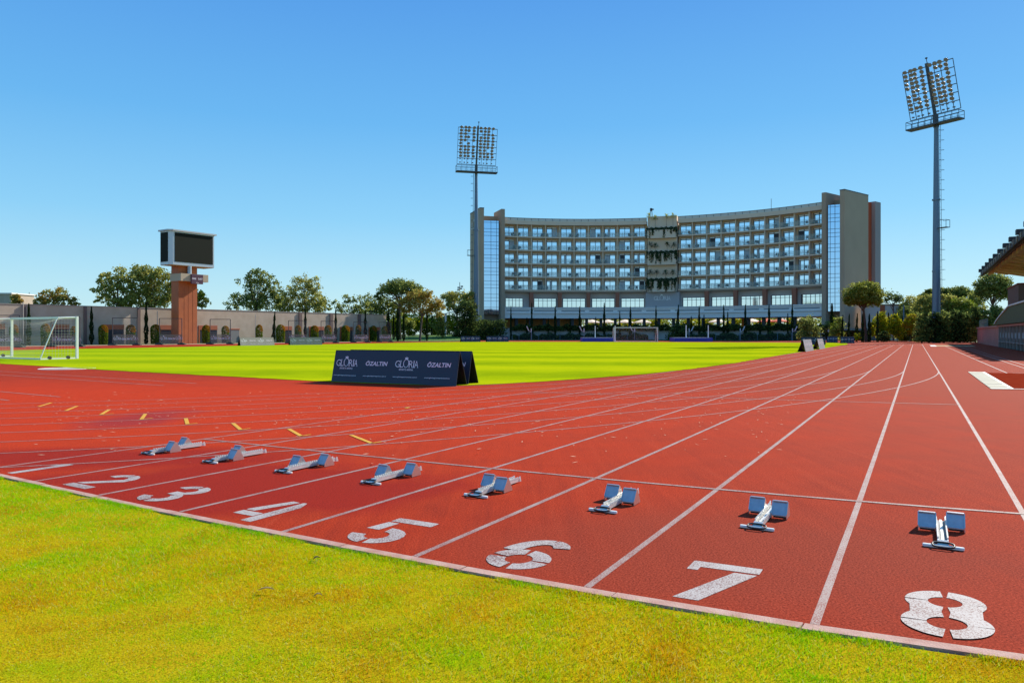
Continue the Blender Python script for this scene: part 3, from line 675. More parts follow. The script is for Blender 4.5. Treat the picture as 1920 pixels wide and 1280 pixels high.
# ------------------------------------------------------------------ goals
WHT = mat('white_goal_paint', (.78, .78, .77), .35); NET = mat('white_net_cord', (.50, .48, .44), .8); RUB = mat('dark_wheel_rubber', (.05, .045, .04), .8)
def make_goal():
    """mouth from (0,0) to (7.32,0); the net hangs towards +y"""
    t = thing('football_goal', 'x', 'football goal')
    m = M(); W, Hh, D, Dt = 7.32, 2.44, 2.0, 1.05
    for x in (0, W): m.box((x, 0, Hh/2), (.11, .12, Hh))
    m.box((W/2, 0, Hh-.06), (W-.122, .12, .12)); m.build('posts', WHT, t, world=False)
    f = M()
    for x in (0, W):
        f.tube([(x, .05, Hh-.05), (x, Dt, Hh-.10), (x, Dt+.1, Hh-.25), (x, D, .05)], .030, 8); f.box((x, D/2, .045), (.08, D, .08))
    f.box((W/2, D, .045), (W-.09, .09, .085)); f.build('back_frame', WHT, t, smooth=False, world=False)
    w = M()
    for x in (0, W):
        for y in (.5, 1.5):
            w.tube([(x-.05, y, .10), (x+.05, y, .10)], .10, 10)
    w.build('wheels', RUB, t, world=False)
    nt_ = M(); s = .16; r = .006
    def strip(a, b): nt_.bar(a, b, r)
    nx = int(W/s)
    def back(y01):   # point down the sagging back net
        pass
    def bk(x, k, K=15):
        u = k/K; sag = .55*math.sin(math.pi*x/W)
        if u < .3: v_ = u/.3; return Vector((x, Dt*v_, Hh-.08-sag*v_*.9))
        v_ = (u-.3)/.7; return Vector((x, Dt+(D-Dt)*v_, (Hh-.15-sag*.9)*(1-v_)+.06))
    for i in range(nx+1):
        x = i*W/nx
        for k in range(15): strip(bk(x, k), bk(x, k+1))
    for k in range(16):
        for i in range(0, nx, 1): strip(bk(i*W/nx, k), bk((i+1)*W/nx, k))
    for x in (0, W):
        for k in range(1, 15):
            z = k*.16; d = Dt+(D-Dt)*(1-z/Hh); strip((x, 0, z), (x, d, z))
        for k in range(1, 12):
            y = k*.17; z = Hh-.06 if y < Dt else max(.05, (Hh-.15)*(1-(y-Dt)/(D-Dt))); strip((x, y, .05), (x, y, z))
    nt_.build('net', NET, t, world=False)
    return t
go = make_goal()
A = G(144.5, 672.5); dirn = Vector((-6.3, 3.73, 0)).normalized()      # the near goal, seen from behind
go.location = A; go.rotation_euler = (0, 0, math.atan2(dirn.y, dirn.x)); go['label'] = 'white portable football goal with drooping net on the near grass corner'; go['group'] = 'football goals'
g2 = dup(go, G(1151.5, 640.6), 0.0, 'far white football goal in front of the hotel between the blue mats')
# ------------------------------------------------------------------ mats and uprights
BLU = mat('blue_mat_cover', (.012, .045, .32), .5, var=(.02, .06, .38), vscale=.6); BLT = mat('pale_mat_top', (.30, .36, .50), .6)
def crash_mat(u0, u1, vb, label):
    a, b = G(u0, vb), G(u1, vb); c = (a+b)/2; L = (b-a).length
    t = thing('landing_mat', label, 'landing mat', c, 'blue landing mats')
    m = M(); bmh = .66
    m.hexa([a, b, b+Vector((0, 4, 0)), a+Vector((0, 4, 0)), a+Vector((0, 0, bmh)), b+Vector((0, 0, bmh)), b+Vector((0, 4, bmh)), a+Vector((0, 4, bmh))]); m.build('body', BLU, t)
    k = M(); k.box(c+Vector((0, 2, bmh+.012)), (L-.05, 3.95, .02)); k.build('top_cover', BLT, t)
    s = M()
    for i in range(1, 5): s.box(a.lerp(b, i/5)+Vector((0, -.008, bmh/2)), (.03, .012, bmh-.05))
    s.build('seams', mat('seam_navy', (.01, .03, .2), .6), t); return t
crash_mat(1092, 1152, 640.4, 'long blue landing mat left of the far goal')
crash_mat(1265, 1336.5, 640.4, 'long blue landing mat right of the far goal')
def upright(u, vt, label):
    p = G(u, 640.2); t = thing('jump_upright', label, 'upright', p, 'white jump uprights')
    m = M(); m.box(p+Vector((0, 0, zv(vt, p.y)/2)), (.14, .14, zv(vt, p.y))); m.build('post', WHT, t)
    b = M(); b.box(p+Vector((0, 0, .04)), (.6, .8, .08)); b.build('base', WHT, t)
upright(1116, 611, 'white upright post over the middle of the left blue mat')
upright(1153.5, 610.5, 'white upright post beside the left post of the far goal')
upright(1286.5, 609.5, 'white upright post over the right blue mat, nearer the goal')
upright(1328, 609.5, 'white upright post over the right blue mat, farther from the goal')
# ------------------------------------------------------------------ boundary wall and scoreboard
WALLM = mat('beige_render_wall', (.43, .335, .25), .9, var=(.50, .40, .31), vscale=.9, bump=.15, bscale=6)
BRN = mat('brown_pilaster', (.17, .115, .10), .85); ORG = mat('orange_panel', (.42, .105, .03), .7, var=(.36, .085, .03), vscale=1.2)
DKD = mat('dark_opening', (.022, .024, .034), .4); GDR = mat('grey_door', (.20, .19, .19), .6)
W0 = Vector((-58.7, 84, 0)); W1 = Vector((-23.4, 136, 0)); WE = (W1-W0).normalized(); WN = Vector((WE.y, -WE.x, 0))   # WN faces the field
def wall_at(u, off=0.0):
    k = (u-960)/F; p = W0+WN*off
    s = (k*p.y-p.x)/(WE.x-k*WE.y); return p+WE*s
WT = 4.8
wl = thing('boundary_wall', 'long beige rendered wall with orange doorways along the left side of the field', 'wall', wall_at(350))
m = M(); a, b = wall_at(-330), wall_at(724); th = -WN*.35
pts = [a, b]; m.hexa([a+th, a, b, b+th, a+th+Vector((0, 0, WT)), a+Vector((0, 0, WT)), b+Vector((0, 0, WT)), b+th+Vector((0, 0, WT))]); m.build('wall', WALLM, wl)
m = M(); c = WN*.06; z0, z1 = Vector((0, 0, WT+.002)), Vector((0, 0, WT+.09))
m.hexa([a+th-c+z0, a+c+z0, b+c+z0, b+th-c+z0, a+th-c+z1, a+c+z1, b+c+z1, b+th-c+z1]); m.build('coping', mat('grey_coping', (.30, .27, .25), .8), wl)
def on_wall(mm, u0, u1, z0, z1, o0, o1, mi=0):
    p0, p1 = wall_at(u0, o0), wall_at(u1, o0); q0, q1 = p0+WN*(o1-o0), p1+WN*(o1-o0)
    Z0, Z1 = Vector((0, 0, z0)), Vector((0, 0, z1)); mm.hexa([p0+Z0, q0+Z0, q1+Z0, p1+Z0, p0+Z1, q0+Z1, q1+Z1, p1+Z1][::1], mi)
for u in (-60, 45, 159, 259.5, 562.5, 620.5, 673):
    m = M(); on_wall(m, u-2.6, u+2.6, 0, WT-.02, .003, .20); m.build('pilaster', BRN, wl)
for u0, u1 in ((-30, 9), (97, 129), (190, 232), (297, 323), (372, 407), (532, 547), (579, 607), (637, 661), (691, 713)):
    m = M(); dh = 2.55
    on_wall(m, u0, u1, dh-.62, dh, .004, .10); on_wall(m, u0, u0+2.0, 0, dh-.622, .004, .10)
    dw = m.build('doorway', ORG, wl)
    m = M(); on_wall(m, u0+2.2, u1, .0, dh-.63, .005, .03); m.build('door', DKD, dw)
m = M(); on_wall(m, 432, 448, 0, 1.95, .004, .06); d_ = m.build('door', GDR, wl)
m = M(); on_wall(m, 431, 449, 1.96, 2.12, .004, .10); m.build('lintel', ORG, d_)
# scoreboard tower
SE = WE; SN = WN; SP = Vector((-44.9, 97, 0))            # near top corner of the screen face
sb = thing('scoreboard_tower', 'orange clad tower carrying a big black scoreboard screen above the left wall', 'scoreboard', SP+SE*2.5-SN*2.2)
CLAD = mat('orange_cladding', (.46, .115, .026), .6, var=(.38, .09, .022), vscale=1.0)
SLV = mat('silver_panel', (.50, .55, .60), .35, .3); SCR = mat('black_led_screen', (.016, .019, .014), .8, spec=.15); BGE = mat('beige_band', (.46, .37, .26), .7)
def sbox(mm, e0, e1, n0, n1, z0, z1, mi=0):             # box in scoreboard axes; n grows away from the field
    P = lambda e, n, z: SP+SE*e-SN*n+Vector((0, 0, z))
    mm.hexa([P(e0, n1, z0), P(e0, n0, z0), P(e1, n0, z0), P(e1, n1, z0), P(e0, n1, z1), P(e0, n0, z1), P(e1, n0, z1), P(e1, n1, z1)], mi)
m = M(); sbox(m, 1.1, 3.8, .5, 2.25, 0, 10.6); m.build('column', CLAD, sb)
m = M()
for e in (1.9, 2.5, 3.15): sbox(m, e, e+.02, .485, .5, 0, 8.2)
m.build('cladding_joint', mat('joint_gap', (.34, .09, .03), .8), sb)
P = lambda e, n, z: SP+SE*e-SN*n+Vector((0, 0, z))
bx = M(); out = [(0, 0), (6.05, 0), (6.05, 2.3), (-.42, 2.3), (-.42, .36)]
zb, zt_ = 10.55, 15.0
bx.prism([P(e, n, zb) for e, n in out], (0, 0, zt_-zb)); hb = bx.build('screen_housing', SLV, sb)
m = M(); sbox(m, .22, 5.85, -.035, -.004, 10.95, 14.85); m.build('screen', SCR, hb)
m = M(); sbox(m, -.455, -.423, .48, 2.2, 10.95, 14.85); m.build('screen', SCR, hb)
m = M(); o2 = [(-.12, -.25), (6.3, -.25), (6.3, 2.45), (-.66, 2.45), (-.66, .3)]
m.prism([P(e, n, zt_+.003) for e, n in o2], (0, 0, .20)); m.build('roof', mat('pale_grey_roof', (.45, .47, .50), .5), sb)
m = M(); m.prism([P(e*.985+.03, n*.98+.03, zb-.06) for e, n in out], (0, 0, .057)); m.build('soffit', mat('timber_soffit', (.50, .30, .12), .7), sb)
m = M(); sbox(m, .95, 5.0, -.25, .495, 8.45, 9.45); sbox(m, .95, 1.097, .497, 2.3, 8.45, 9.45); bd = m.build('band', BGE, sb)
m = M(); sbox(m, 2.35, 4.05, -.50, -.253, 8.12, 9.40); sg = m.build('name_sign', mat('plum_sign', (.07, .022, .05), .6), sb)
m = M()
place2d(m, fit_text('HOME', .58, .24, bold=.012), P(2.44, -.50, 8.70), SE, (0, 0, 1), .006); place2d(m, fit_text('GUEST', .66, .24, bold=.012), P(3.30, -.50, 8.70), SE, (0, 0, 1), .006)
place2d(m, fit_text('SCORE', .42, .11, bold=.012), P(3.0, -.50, 8.22), SE, (0, 0, 1), .006); m.build('lettering', LETW, sg)
m = M(); c = P(2.45, .15, 9.46); m.tube([c, c+Vector((0, 0, 1.05))], .26, 14); m.build('camera_housing', mat('pale_blue_housing', (.35, .45, .52), .4), sb, smooth=False)
# ------------------------------------------------------------------ mesh screens, poles in front of the wall
FRM = mat('dark_screen_frame', (.045, .045, .05), .5); MSH = mat('fine_mesh', (.30, .30, .30), .9, trans=.955); BNR = mat('printed_mesh_banner', (.26, .25, .20), .8, trans=.55)
def mesh_screen(u0, u1, vtop, vb, label):
    a, b = G(u0, vb), G(u1, vb); a.y = b.y = (a.y+b.y)/2; a = Vector(((u0-960)*a.y/F, a.y, 0)); b = Vector(((u1-960)*b.y/F, b.y, 0))
    h = zv(vtop, a.y); t = thing('mesh_screen', label, 'mesh screen', (a+b)/2, 'framed mesh screens before the wall')
    e = (b-a).normalized(); Z = Vector((0, 0, 1)); m = M()
    for p in (a, b): m.bar(p, p+Z*h, .07)
    m.bar(a+Z*(h-.0), b+Z*h, .07); m.build('frame', FRM, t)
    m = M(); m.prism([a+Z*(h*.42), b+Z*(h*.42), b+Z*(h-.05), a+Z*(h-.05)], (0, .012, 0)); m.build('mesh_panel', MSH, t)
    m = M(); m.prism([a+Z*.12, b+Z*.12, b+Z*(h*.40), a+Z*(h*.40)], (0, .012, 0)); bn = m.build('banner', BNR, t)
    L = (b-a).length; k = L/3.2; m = M()
    for i, s in enumerate((.03, .38, .72)):
        vf = _gl if i != 1 else _oz
        place2d(m, ([(x*k*1.3, y*1.6) for x, y in vf[0]], vf[1]), a+e*L*s+Z*(h*.20), e, Z, .006)
    m.build('lettering', LETW, bn)
    m = M()
    for p in (a, b): m.box(p+Vector((0, 0, .09)), (.9, .5, .16)); m.box(p+Vector((0, 0, .22)), (.45, .3, .10))
    m.build('foot_weight', mat('green_foot_weight', (.05, .07, .055), .8), t)
SCN = ['leftmost mesh screen, behind the goal and cut by the picture edge', 'mesh screen seen through the near goal with dark doorway behind', 'mesh screen left of the scoreboard tower beside the first clear shrub',
       'mesh screen touching the left foot of the scoreboard tower', 'mesh screen right of the scoreboard tower beside the grey door', 'mesh screen behind the farther grey board, left of the pair', 'mesh screen with diagonal braces, right of the farther grey board',
       'shaded mesh screen near the end of the left wall', 'shaded mesh screen at the very end of the left wall']
for (u0, u1, vt, vb), lb in zip(((-60, 37, 591, 651.3), (96, 150, 594, 650), (211, 257, 596, 647.2), (299, 341, 597, 646.2), (394, 432, 598.5, 645.3), (541, 574, 601, 643.6), (602, 630, 602, 643), (663, 690, 603.5, 642), (711, 733, 604, 641.4)), SCN):
    mesh_screen(u0, u1, vt, vb, lb)
for u, vt, lb in ((43.5, 566, 'thin pale pole before the left wall near the goal'), (295, 583, 'thin pale pole before the wall left of the scoreboard tower'), (479, 590, 'thin pale pole before the wall behind the nearer grey board')):
    p = wall_at(u, 1.6); h = zv(vt, p.y); t = thing('flag_pole', lb, 'pole', p, 'thin poles before the wall'); m = M(); m.tube([p, p+Vector((0, 0, h))], .05, 8); m.build('shaft', mat('pale_pole', (.42, .38, .33), .5), t); m = M(); m.box(p+Vector((0, 0, .12)), (.3, .3, .24)); m.build('base', FRM, t)
# ------------------------------------------------------------------ floodlight masts
GAL = mat('galvanised_blue_steel', (.13, .19, .26), .45, .35); GALD = mat('dark_steel', (.06, .075, .09), .5, .3); LMP = mat('lamp_housing', (.20, .20, .205), .5, 0); GLS = mat('lamp_glass', (.26, .25, .24), .4, 0)
lamp_me = None
def floodlight(base, top_z, nrm, tilt, label, w=8.3, hh=7.4, pole_r=.75):
    """nrm: the level direction the lamps face"""
    global lamp_me
    t = thing('floodlight_mast', label, 'floodlight mast', base, 'floodlight masts')
    base = Vector(base); nrm = Vector(nrm).normalized(); ex = Vector((-nrm.y, nrm.x, 0)); Z = Vector((0, 0, 1))
    pz = top_z-hh-1.7
    m = M(); m.tube([base+Z*z for z in (0, pz*.33, pz*.66, pz)], [pole_r, pole_r*.86, pole_r*.68, pole_r*.5], 14)
    for z in (pz*.33, pz*.66): m.tube([base+Z*(z-.1), base+Z*(z+.1)], pole_r*.95, 14)
    m.build('pole', GAL, t, smooth=False)
    # ladder with cage hoops and a rest platform
    side = ex if ex.x > 0 else -ex
    if base.x < 0: side = -side
    m = M(); lx = pole_r+.22
    def lp(z, o): return base+side*(lx*(1-.35*z/pz))+nrm*o+Z*z
    for o in (-.2, .2): m.bar(lp(3, o), lp(pz, o), .045)
    z = 3.3
    while z < pz: m.bar(lp(z, -.2), lp(z, .2), .03); z += .9
    z = 5
    while z < pz: m.bar(lp(z, -.2)+side*0, lp(z, -.25)+side*.5, .035); m.bar(lp(z, -.25)+side*.5, lp(z, .25)+side*.5, .035); m.bar(lp(z, .25)+side*.5, lp(z, .2), .035); z += 1.5
    m.build('ladder', GALD, t)
    m = M(); zz = 17.3; c = base+side*(pole_r+.55)+Z*zz
    ang = math.atan2(side.y, side.x)
    m.box(c, (1.3, 1.0, .08), yaw=ang)
    for q in (-.5, .5): m.bar(c+side*.6+nrm*q, c+side*.6+nrm*q+Z*1.1, .05); m.bar(c-side*.4+nrm*q+Z*1.1, c+side*.6+nrm*q+Z*1.1, .05)
    m.bar(c+side*.6-nrm*.5+Z*1.1, c+side*.6+nrm*.5+Z*1.1, .05); m.build('rest_platform', GALD, t)
    # lamp rack leaning over the field
    lean = (Z*math.cos(tilt)+nrm*math.sin(tilt)); rb = base+Z*(pz+1.7)+nrm*.3
    def R(x, y, n=0): return rb+ex*x+lean*y+nrm*n
    m = M(); m.bar(base+Z*(pz-.2), R(0, 0), .55); m.bar(R(0, -.05), R(0, hh+.5), .36, .34); m.build('spine', GALD, t)
    m = M()
    for k in range(7): m.bar(R(-w/2, hh*k/6), R(w/2, hh*k/6), .10)
    for k in range(9):
        x = -w/2+w*k/8
        if abs(x) > .3: m.bar(R(x, 0), R(x, hh), .075)
    m.build('rack', GALD, t)
    m = M(); pc = base+Z*(pz+.15)+nrm*.5; m.box(pc, (w+.5, 1.5, .20), yaw=math.atan2(ex.y, ex.x))
    for s in (-.72, .72):
        m.bar(pc+ex*(-w/2-.2)+nrm*s+Z*1.15, pc+ex*(w/2+.2)+nrm*s+Z*1.15, .07); m.bar(pc+ex*(-w/2-.2)+nrm*s+Z*.65, pc+ex*(w/2+.2)+nrm*s+Z*.65, .05)
        for k in range(9): x = -w/2-.2+(w+.4)*k/8; m.bar(pc+ex*x+nrm*s, pc+ex*x+nrm*s+Z*1.15, .06)
    for s in (-1, 1): m.bar(pc+ex*s*(w/2+.2)-nrm*.72+Z*1.15, pc+ex*s*(w/2+.2)+nrm*.72+Z*1.15, .07)
    m.build('service_platform', GALD, t)
    if lamp_me is None:
        q = M(); n = 12; prof = [(0, -.17, .10), (0, -.10, .22), (0, .02, .33), (0, .08, .335)]
        rings = [[(r*math.cos(2*math.pi*k/n), y, r*math.sin(2*math.pi*k/n)) for k in range(n)] for _, y, r in prof]
        q.add([v for r_ in rings for v in r_], [(i*n+k, i*n+(k+1) % n, (i+1)*n+(k+1) % n, (i+1)*n+k) for i in range(3) for k in range(n)]+[tuple(reversed(range(n)))])
        q.add(rings[3], [tuple(range(n))], 1); q.box((0, -.26, 0), (.10, .24, .10))
        o = q.build('lamp', [LMP, GLS]); lamp_me = o.data; bpy.data.objects.remove(o)
    down = math.radians(52); rz = math.atan2(-nrm.x, nrm.y)
    rj = random.Random(int(top_z*7))
    for row in range(10):
        for cx in range(8):
            x = (-3.55, -2.62, -1.92, -.85, .62, 1.50, 2.25, 3.20)[cx]*w/8.3
            y = hh*(1.30+row*.52)/6.0+.04
            if rj.random() < .06: continue
            o = bpy.data.objects.new('lamp', lamp_me); COL.objects.link(o); o.parent = t
            o.location = R(x+rj.uniform(-.06, .06), y, .30)-base; o.rotation_euler = (-down+rj.uniform(-.15, .15), 0, rz+rj.uniform(-.25, .25))
    for row in range(2):
        for cx in range(8): m = M(); m.box(R((-3.55, -2.62, -1.92, -.85, .62, 1.50, 2.25, 3.20)[cx]*w/8.3, .35+row*.72, .12), (.3, .25, .18)); m.build('ballast_box', LMP, t)
    m = M(); m.tube([R(.1, hh+.4), R(.1, hh+1.2)], .05, 6); m.box(R(.1, hh+1.2), (.25, .25, .18)); m.build('beacon', GALD, t); return t
floodlight((-7.35, 150, 0), 43.0, (.22, -.975, 0), math.radians(16), 'tall floodlight mast standing left of the hotel', w=8.0, hh=7.2, pole_r=.60)
floodlight((64.3, 111, 0), 41.7, (-.865, -.50, 0), math.radians(17), 'tall floodlight mast standing right of the hotel above dark trees', w=7.6, hh=7.2, pole_r=.60)
# ------------------------------------------------------------------ hotel on a curved plan
OC = Vector((17.26, 116.5, 0)); RC = Vector((.9555, -.295, 0)); RN = Vector((.295, .9555, 0)); RAD = 63.0
def er(ph): return RC*math.sin(ph)+RN*math.cos(ph)             # outwards (away from the field)
def et(ph): return RC*math.cos(ph)-RN*math.sin(ph)             # along the front, to the right
def A(ph, dr=0.0, z=0.0, dt=0.0): return OC+er(ph)*(RAD+dr)+et(ph)*dt+Vector((0, 0, z))
def phi_of(u, dr=0.0):
    lo, hi = -1.2, 1.2
    for _ in range(60):
        md = (lo+hi)/2; p = A(md, dr)
        if 960+F*p.x/p.y < u: lo = md
        else: hi = md
    return lo
pL, pR = phi_of(944), phi_of(1545); cL, cR = phi_of(1212.5), phi_of(1271.5)
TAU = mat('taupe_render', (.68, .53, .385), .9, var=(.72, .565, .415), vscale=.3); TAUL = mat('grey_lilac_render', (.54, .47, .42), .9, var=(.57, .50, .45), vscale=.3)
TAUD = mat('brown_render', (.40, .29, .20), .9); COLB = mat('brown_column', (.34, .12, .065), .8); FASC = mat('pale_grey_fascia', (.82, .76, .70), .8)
SLOT = mat('fascia_slot', (.30, .29, .28), .7); ENDW = mat('grey_brown_end_wall', (.43, .31, .205), .9, var=(.47, .34, .225), vscale=.25); ORB = mat('orange_brown_recess', (.46, .075, .02), .8)
WFR = mat('dark_window_frame', (.02, .035, .06), .4)
def glass(name, tint, rough=.03):
    m = bpy.data.materials.new(name); m.use_nodes = True; nt = m.node_tree; b = nt.nodes['Principled BSDF']
    b.inputs['Base Color'].default_value = (*tint, 1); b.inputs['Metallic'].default_value = .95; b.inputs['Roughness'].default_value = rough
    pos = nt.nodes.new('ShaderNodeNewGeometry').outputs['Position']
    n = N(nt, 'TexNoise', Scale=.35, Detail=1.0); nt.links.new(pos, n.inputs['Vector'])
    bp = nt.nodes.new('ShaderNodeBump'); bp.inputs['Strength'].default_value = .10; bp.inputs['Distance'].default_value = .05
    nt.links.new(n.outputs['Fac'], bp.inputs['Height']); nt.links.new(bp.outputs[0], b.inputs['Normal']); return m
WGL = glass('blue_reflecting_glass', (.68, .84, .98)); TGL = glass('strip_window_glass', (.52, .70, .92)); RGL = glass('pale_restaurant_glass', (.86, .90, .90), .06)
TRN = mat('painted_reflection_transom', (.90, .92, .92), .25)  # bright reflection in the top panes painted in as white
RAIL = mat('greenish_glass_railing', (.62, .76, .70), .12, spec=.5, trans=.86); RLB = mat('railing_bar', (.16, .18, .19), .4, .5)
ht = thing('hotel_building', 'wide curved hotel with rows of balconies and tall windowless end towers', 'hotel', A(0, 7))
FZ = [12.0, 15.22, 18.44, 21.68, 24.92]; TOPC = 27.75; TOPP = 29.35; TER = 2.4
def arcwall(m, p0, p1, dr0, dr1, z0, z1, n=24, mi=0):      # curved slab between two angles
    for i in range(n):
        a, b = p0+(p1-p0)*i/n, p0+(p1-p0)*(i+1)/n
        vs = [A(a, dr0, z0), A(b, dr0, z0), A(b, dr1, z0), A(a, dr1, z0), A(a, dr0, z1), A(b, dr0, z1), A(b, dr1, z1), A(a, dr1, z1)]
        fs = [(3, 2, 1, 0), (4, 5, 6, 7), (0, 1, 5, 4), (2, 3, 7, 6)]
        if i == 0: fs.append((3, 0, 4, 7))
        if i == n-1: fs.append((1, 2, 6, 5))
        m.add(vs, fs, mi)
wings = [(pL, cL, 'left'), (cR, pR, 'right')]; NB = 10
# body behind the balconies, roof
for p0, p1, _ in wings: m = M(); arcwall(m, p0, p1, 1.36, 2.15, FZ[0]-.35, TOPC, 20); m.build('facade', TAU, ht)
m = M(); arcwall(m, pL, pR, 13.0, 13.4, 5.0, TOPC-.01, 30); m.build('rear_wall', TAU, ht)
m = M(); arcwall(m, pL, pR, 2.3, 13.0, TOPC-.4, TOPC-.012, 30); m.build('roof', TAUD, ht)
for p0, p1, _ in wings: m = M(); arcwall(m, p0, p1, -.35, 2.2, TOPC, TOPC+.95, 20); m.build('cornice', TAU, ht)
for p0, p1, _ in wings:
    m = M(); k = M()
    arcwall(m, p0, p1, -.05, .03, TOPC+.955, TOPP-.06, 20); arcwall(k, p0, p1, -.12, .10, TOPP-.055, TOPP+.03, 20)
    for i in range(NB*2+1): q = p0+(p1-p0)*i/(NB*2); k.bar(A(q, -.09, TOPC+.96), A(q, -.09, TOPP-.06), .07)
    m.build('parapet_panel', mat('pale_parapet_panel', (.62, .58, .50), .5), ht); k.build('parapet_rail', GALD, ht)
for p0, p1, _ in wings:
    for z in FZ:
        m = M(); arcwall(m, p0, p1, -.10, 1.352, z-.34, z, 20); fl = m.build('balcony_floor', TAU, ht)
        m = M(); arcwall(m, p0, p1, -.03, 0.0, z+.10, z+1.08, 20); rl = m.build('glass_railing', RAIL, fl)
        m = M()
        for i in range(NB*3+1): q = p0+(p1-p0)*i/(NB*3); m.bar(A(q, .03, z+.002), A(q, .03, z+1.10), .045)
        for i in range(NB*2): a, b = p0+(p1-p0)*i/(NB*2), p0+(p1-p0)*(i+1)/(NB*2); m.bar(A(a, .03, z+1.10), A(b, .03, z+1.10), .05)
        m.build('hand_rail', RLB, fl)
    for i in range(1, NB):
        q = p0+(p1-p0)*i/NB; m = M(); c = A(q, .87, (FZ[0]-.34+TOPC)/2)
        ang = math.atan2(er(q).y, er(q).x)
        for fi, z in enumerate(FZ):
            zt = (FZ[fi+1]-.345) if fi < 4 else TOPC-.003; m.box(A(q, .672, (z+.003+zt)/2), (1.34, .22, zt-z-.003), yaw=ang)
        m.build('balcony_divider', TAU, ht)
# windows (one pane mesh and one frame mesh shared by all)
def win_mesh():
    w, h = 2.52, 2.46
    g = M(); g.box((0, .05, h/2-.13), (w, .04, h-.36)); go_ = g.build('window', WGL); gm_ = go_.data; bpy.data.objects.remove(go_)
    f = M(); 
    for x in (-w/2, 0, w/2): f.box((x, .0, h/2), (.10 if x else .13, .10, h))
    for z in (.04, h-.36): f.box((0, -.003, z), (w+.1, .10, .12 if z > 1 else .08))
    f.box((0, -.003, h+.02), (w+.1, .10, .06)); f.box((0, -.001, .95), (w, .06, .035)); f.box((0, -.001, .62), (w, .05, .03))
    fo = f.build('frame', WFR); fm = fo.data; bpy.data.objects.remove(fo)
    t = M(); t.box((0, .05, h-.15), (w, .04, .27)); to = t.build('transom', TRN); tm = to.data; bpy.data.objects.remove(to)
    return gm_, fm, tm
gme, fme, tme = win_mesh()
def slab_mesh(nm, w, mt): q = M(); q.box((-.62 if w > .8 else -.94, .028, 1.04), (w, .01, 2.02)); o = q.build(nm, mt); me = o.data; bpy.data.objects.remove(o); return me
ome = slab_mesh('open_leaf', 1.1, mat('dark_room', (.03, .035, .045), .6)); CURT = mat('pale_blind', (.42, .50, .56), .5); cme = slab_mesh('curtain', 1.1, CURT); cm2 = slab_mesh('curtain', .45, CURT)
CH = M(); CH.box((0, 0, .42), (.5, .5, .06)); CH.box((0, .24, .70), (.5, .05, .55))
for sx in (-.22, .22):
    for sy in (-.22, .22): CH.box((sx, sy, .2), (.05, .05, .4))
    CH.box((sx, 0, .62), (.05, .45, .05))
cho = CH.build('balcony_chair', mat('dark_wicker', (.022, .05, .075), .7)); chme = cho.data; bpy.data.objects.remove(cho)
FLN = ['lowest', 'second', 'third', 'fourth', 'top']; rc_ = random.Random(9)
for (p0, p1, wn_) in wings:
    for fi, z in enumerate(FZ):
        for i in range(NB):
            fr = .5
            # the windows sit left and right of each pair's shared divider
            q = p0+(p1-p0)*(i+.5)/NB; e = et(q); rz = math.atan2(e.y, e.x)
            w = bpy.data.objects.new('window', gme); COL.objects.link(w); w.parent = ht; w.location = A(q, 1.27, z+.02)-Vector(ht.location); w.rotation_euler = (0, 0, rz)
            rr_ = rc_.random()
            if rr_ < .30:
                k_ = 0 if rr_ < .08 else (1 if rr_ < .2 else 2)
                o = bpy.data.objects.new(('open_leaf', 'curtain', 'curtain')[k_], (ome, cme, cm2)[k_]); COL.objects.link(o); o.parent = w
                if rc_.random() < .5: o.location.x = 1.24 if k_ != 2 else .62
            for nm, me_ in (('frame', fme), ('transom', tme)):
                o = bpy.data.objects.new(nm, me_); COL.objects.link(o); o.parent = w
            side = 1 if (i % 2 == 0) else -1
            if rc_.random() < .04: continue
            q2 = q+side*(p1-p0)/NB*rc_.uniform(.20, .34); e2 = et(q2)
            c = bpy.data.objects.new('balcony_chair', chme); COL.objects.link(c); c.location = A(q2, rc_.uniform(.38, .62), z+.002); c.rotation_euler = (0, 0, math.atan2(e2.y, e2.x)+rc_.uniform(-.9, .9))
            nth = ORD[i]; 
            tag(c, f'small dark chair on the {FLN[fi]} balcony row, {nth} bay of the {wn_} hotel wing', 'chair', 'dark chairs on the hotel balconies')
# restaurant level
for p0, p1, wn_ in wings:
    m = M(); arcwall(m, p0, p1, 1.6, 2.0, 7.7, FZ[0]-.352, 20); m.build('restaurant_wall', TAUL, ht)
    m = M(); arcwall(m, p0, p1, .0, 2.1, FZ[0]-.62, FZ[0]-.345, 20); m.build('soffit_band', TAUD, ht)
    for i in range(1, 5):
        q = p0+(p1-p0)*i/5; m = M(); m.box(A(q, .25, (7.66+FZ[0]-.63)/2), (.95, .9, FZ[0]-.63-7.66), yaw=math.atan2(et(q).y, et(q).x)); m.build('column', COLB, ht)
    for i in range(5):
        a = p0+(p1-p0)*(i+.14)/5; b = p0+(p1-p0)*(i+.90)/5
        if wn_ == 'left' and i == 0: b = p0+(p1-p0)*.74/5
        m = M(); arcwall(m, a, b, 1.52, 1.58, 7.75, 9.95, 4); w = m.build('restaurant_window', RGL, ht)
        m = M()
        for k in range(6): q = a+(b-a)*k/5; m.bar(A(q, 1.49, 7.75), A(q, 1.49, 9.95), .09)
        for k in range(5):
            for z in (7.79, 9.40, 9.92): c0, c1 = a+(b-a)*k/5, a+(b-a)*(k+1)/5; m.bar(A(c0, 1.485, z), A(c1, 1.485, z), .09)
        m.build('frame', WFR, w)
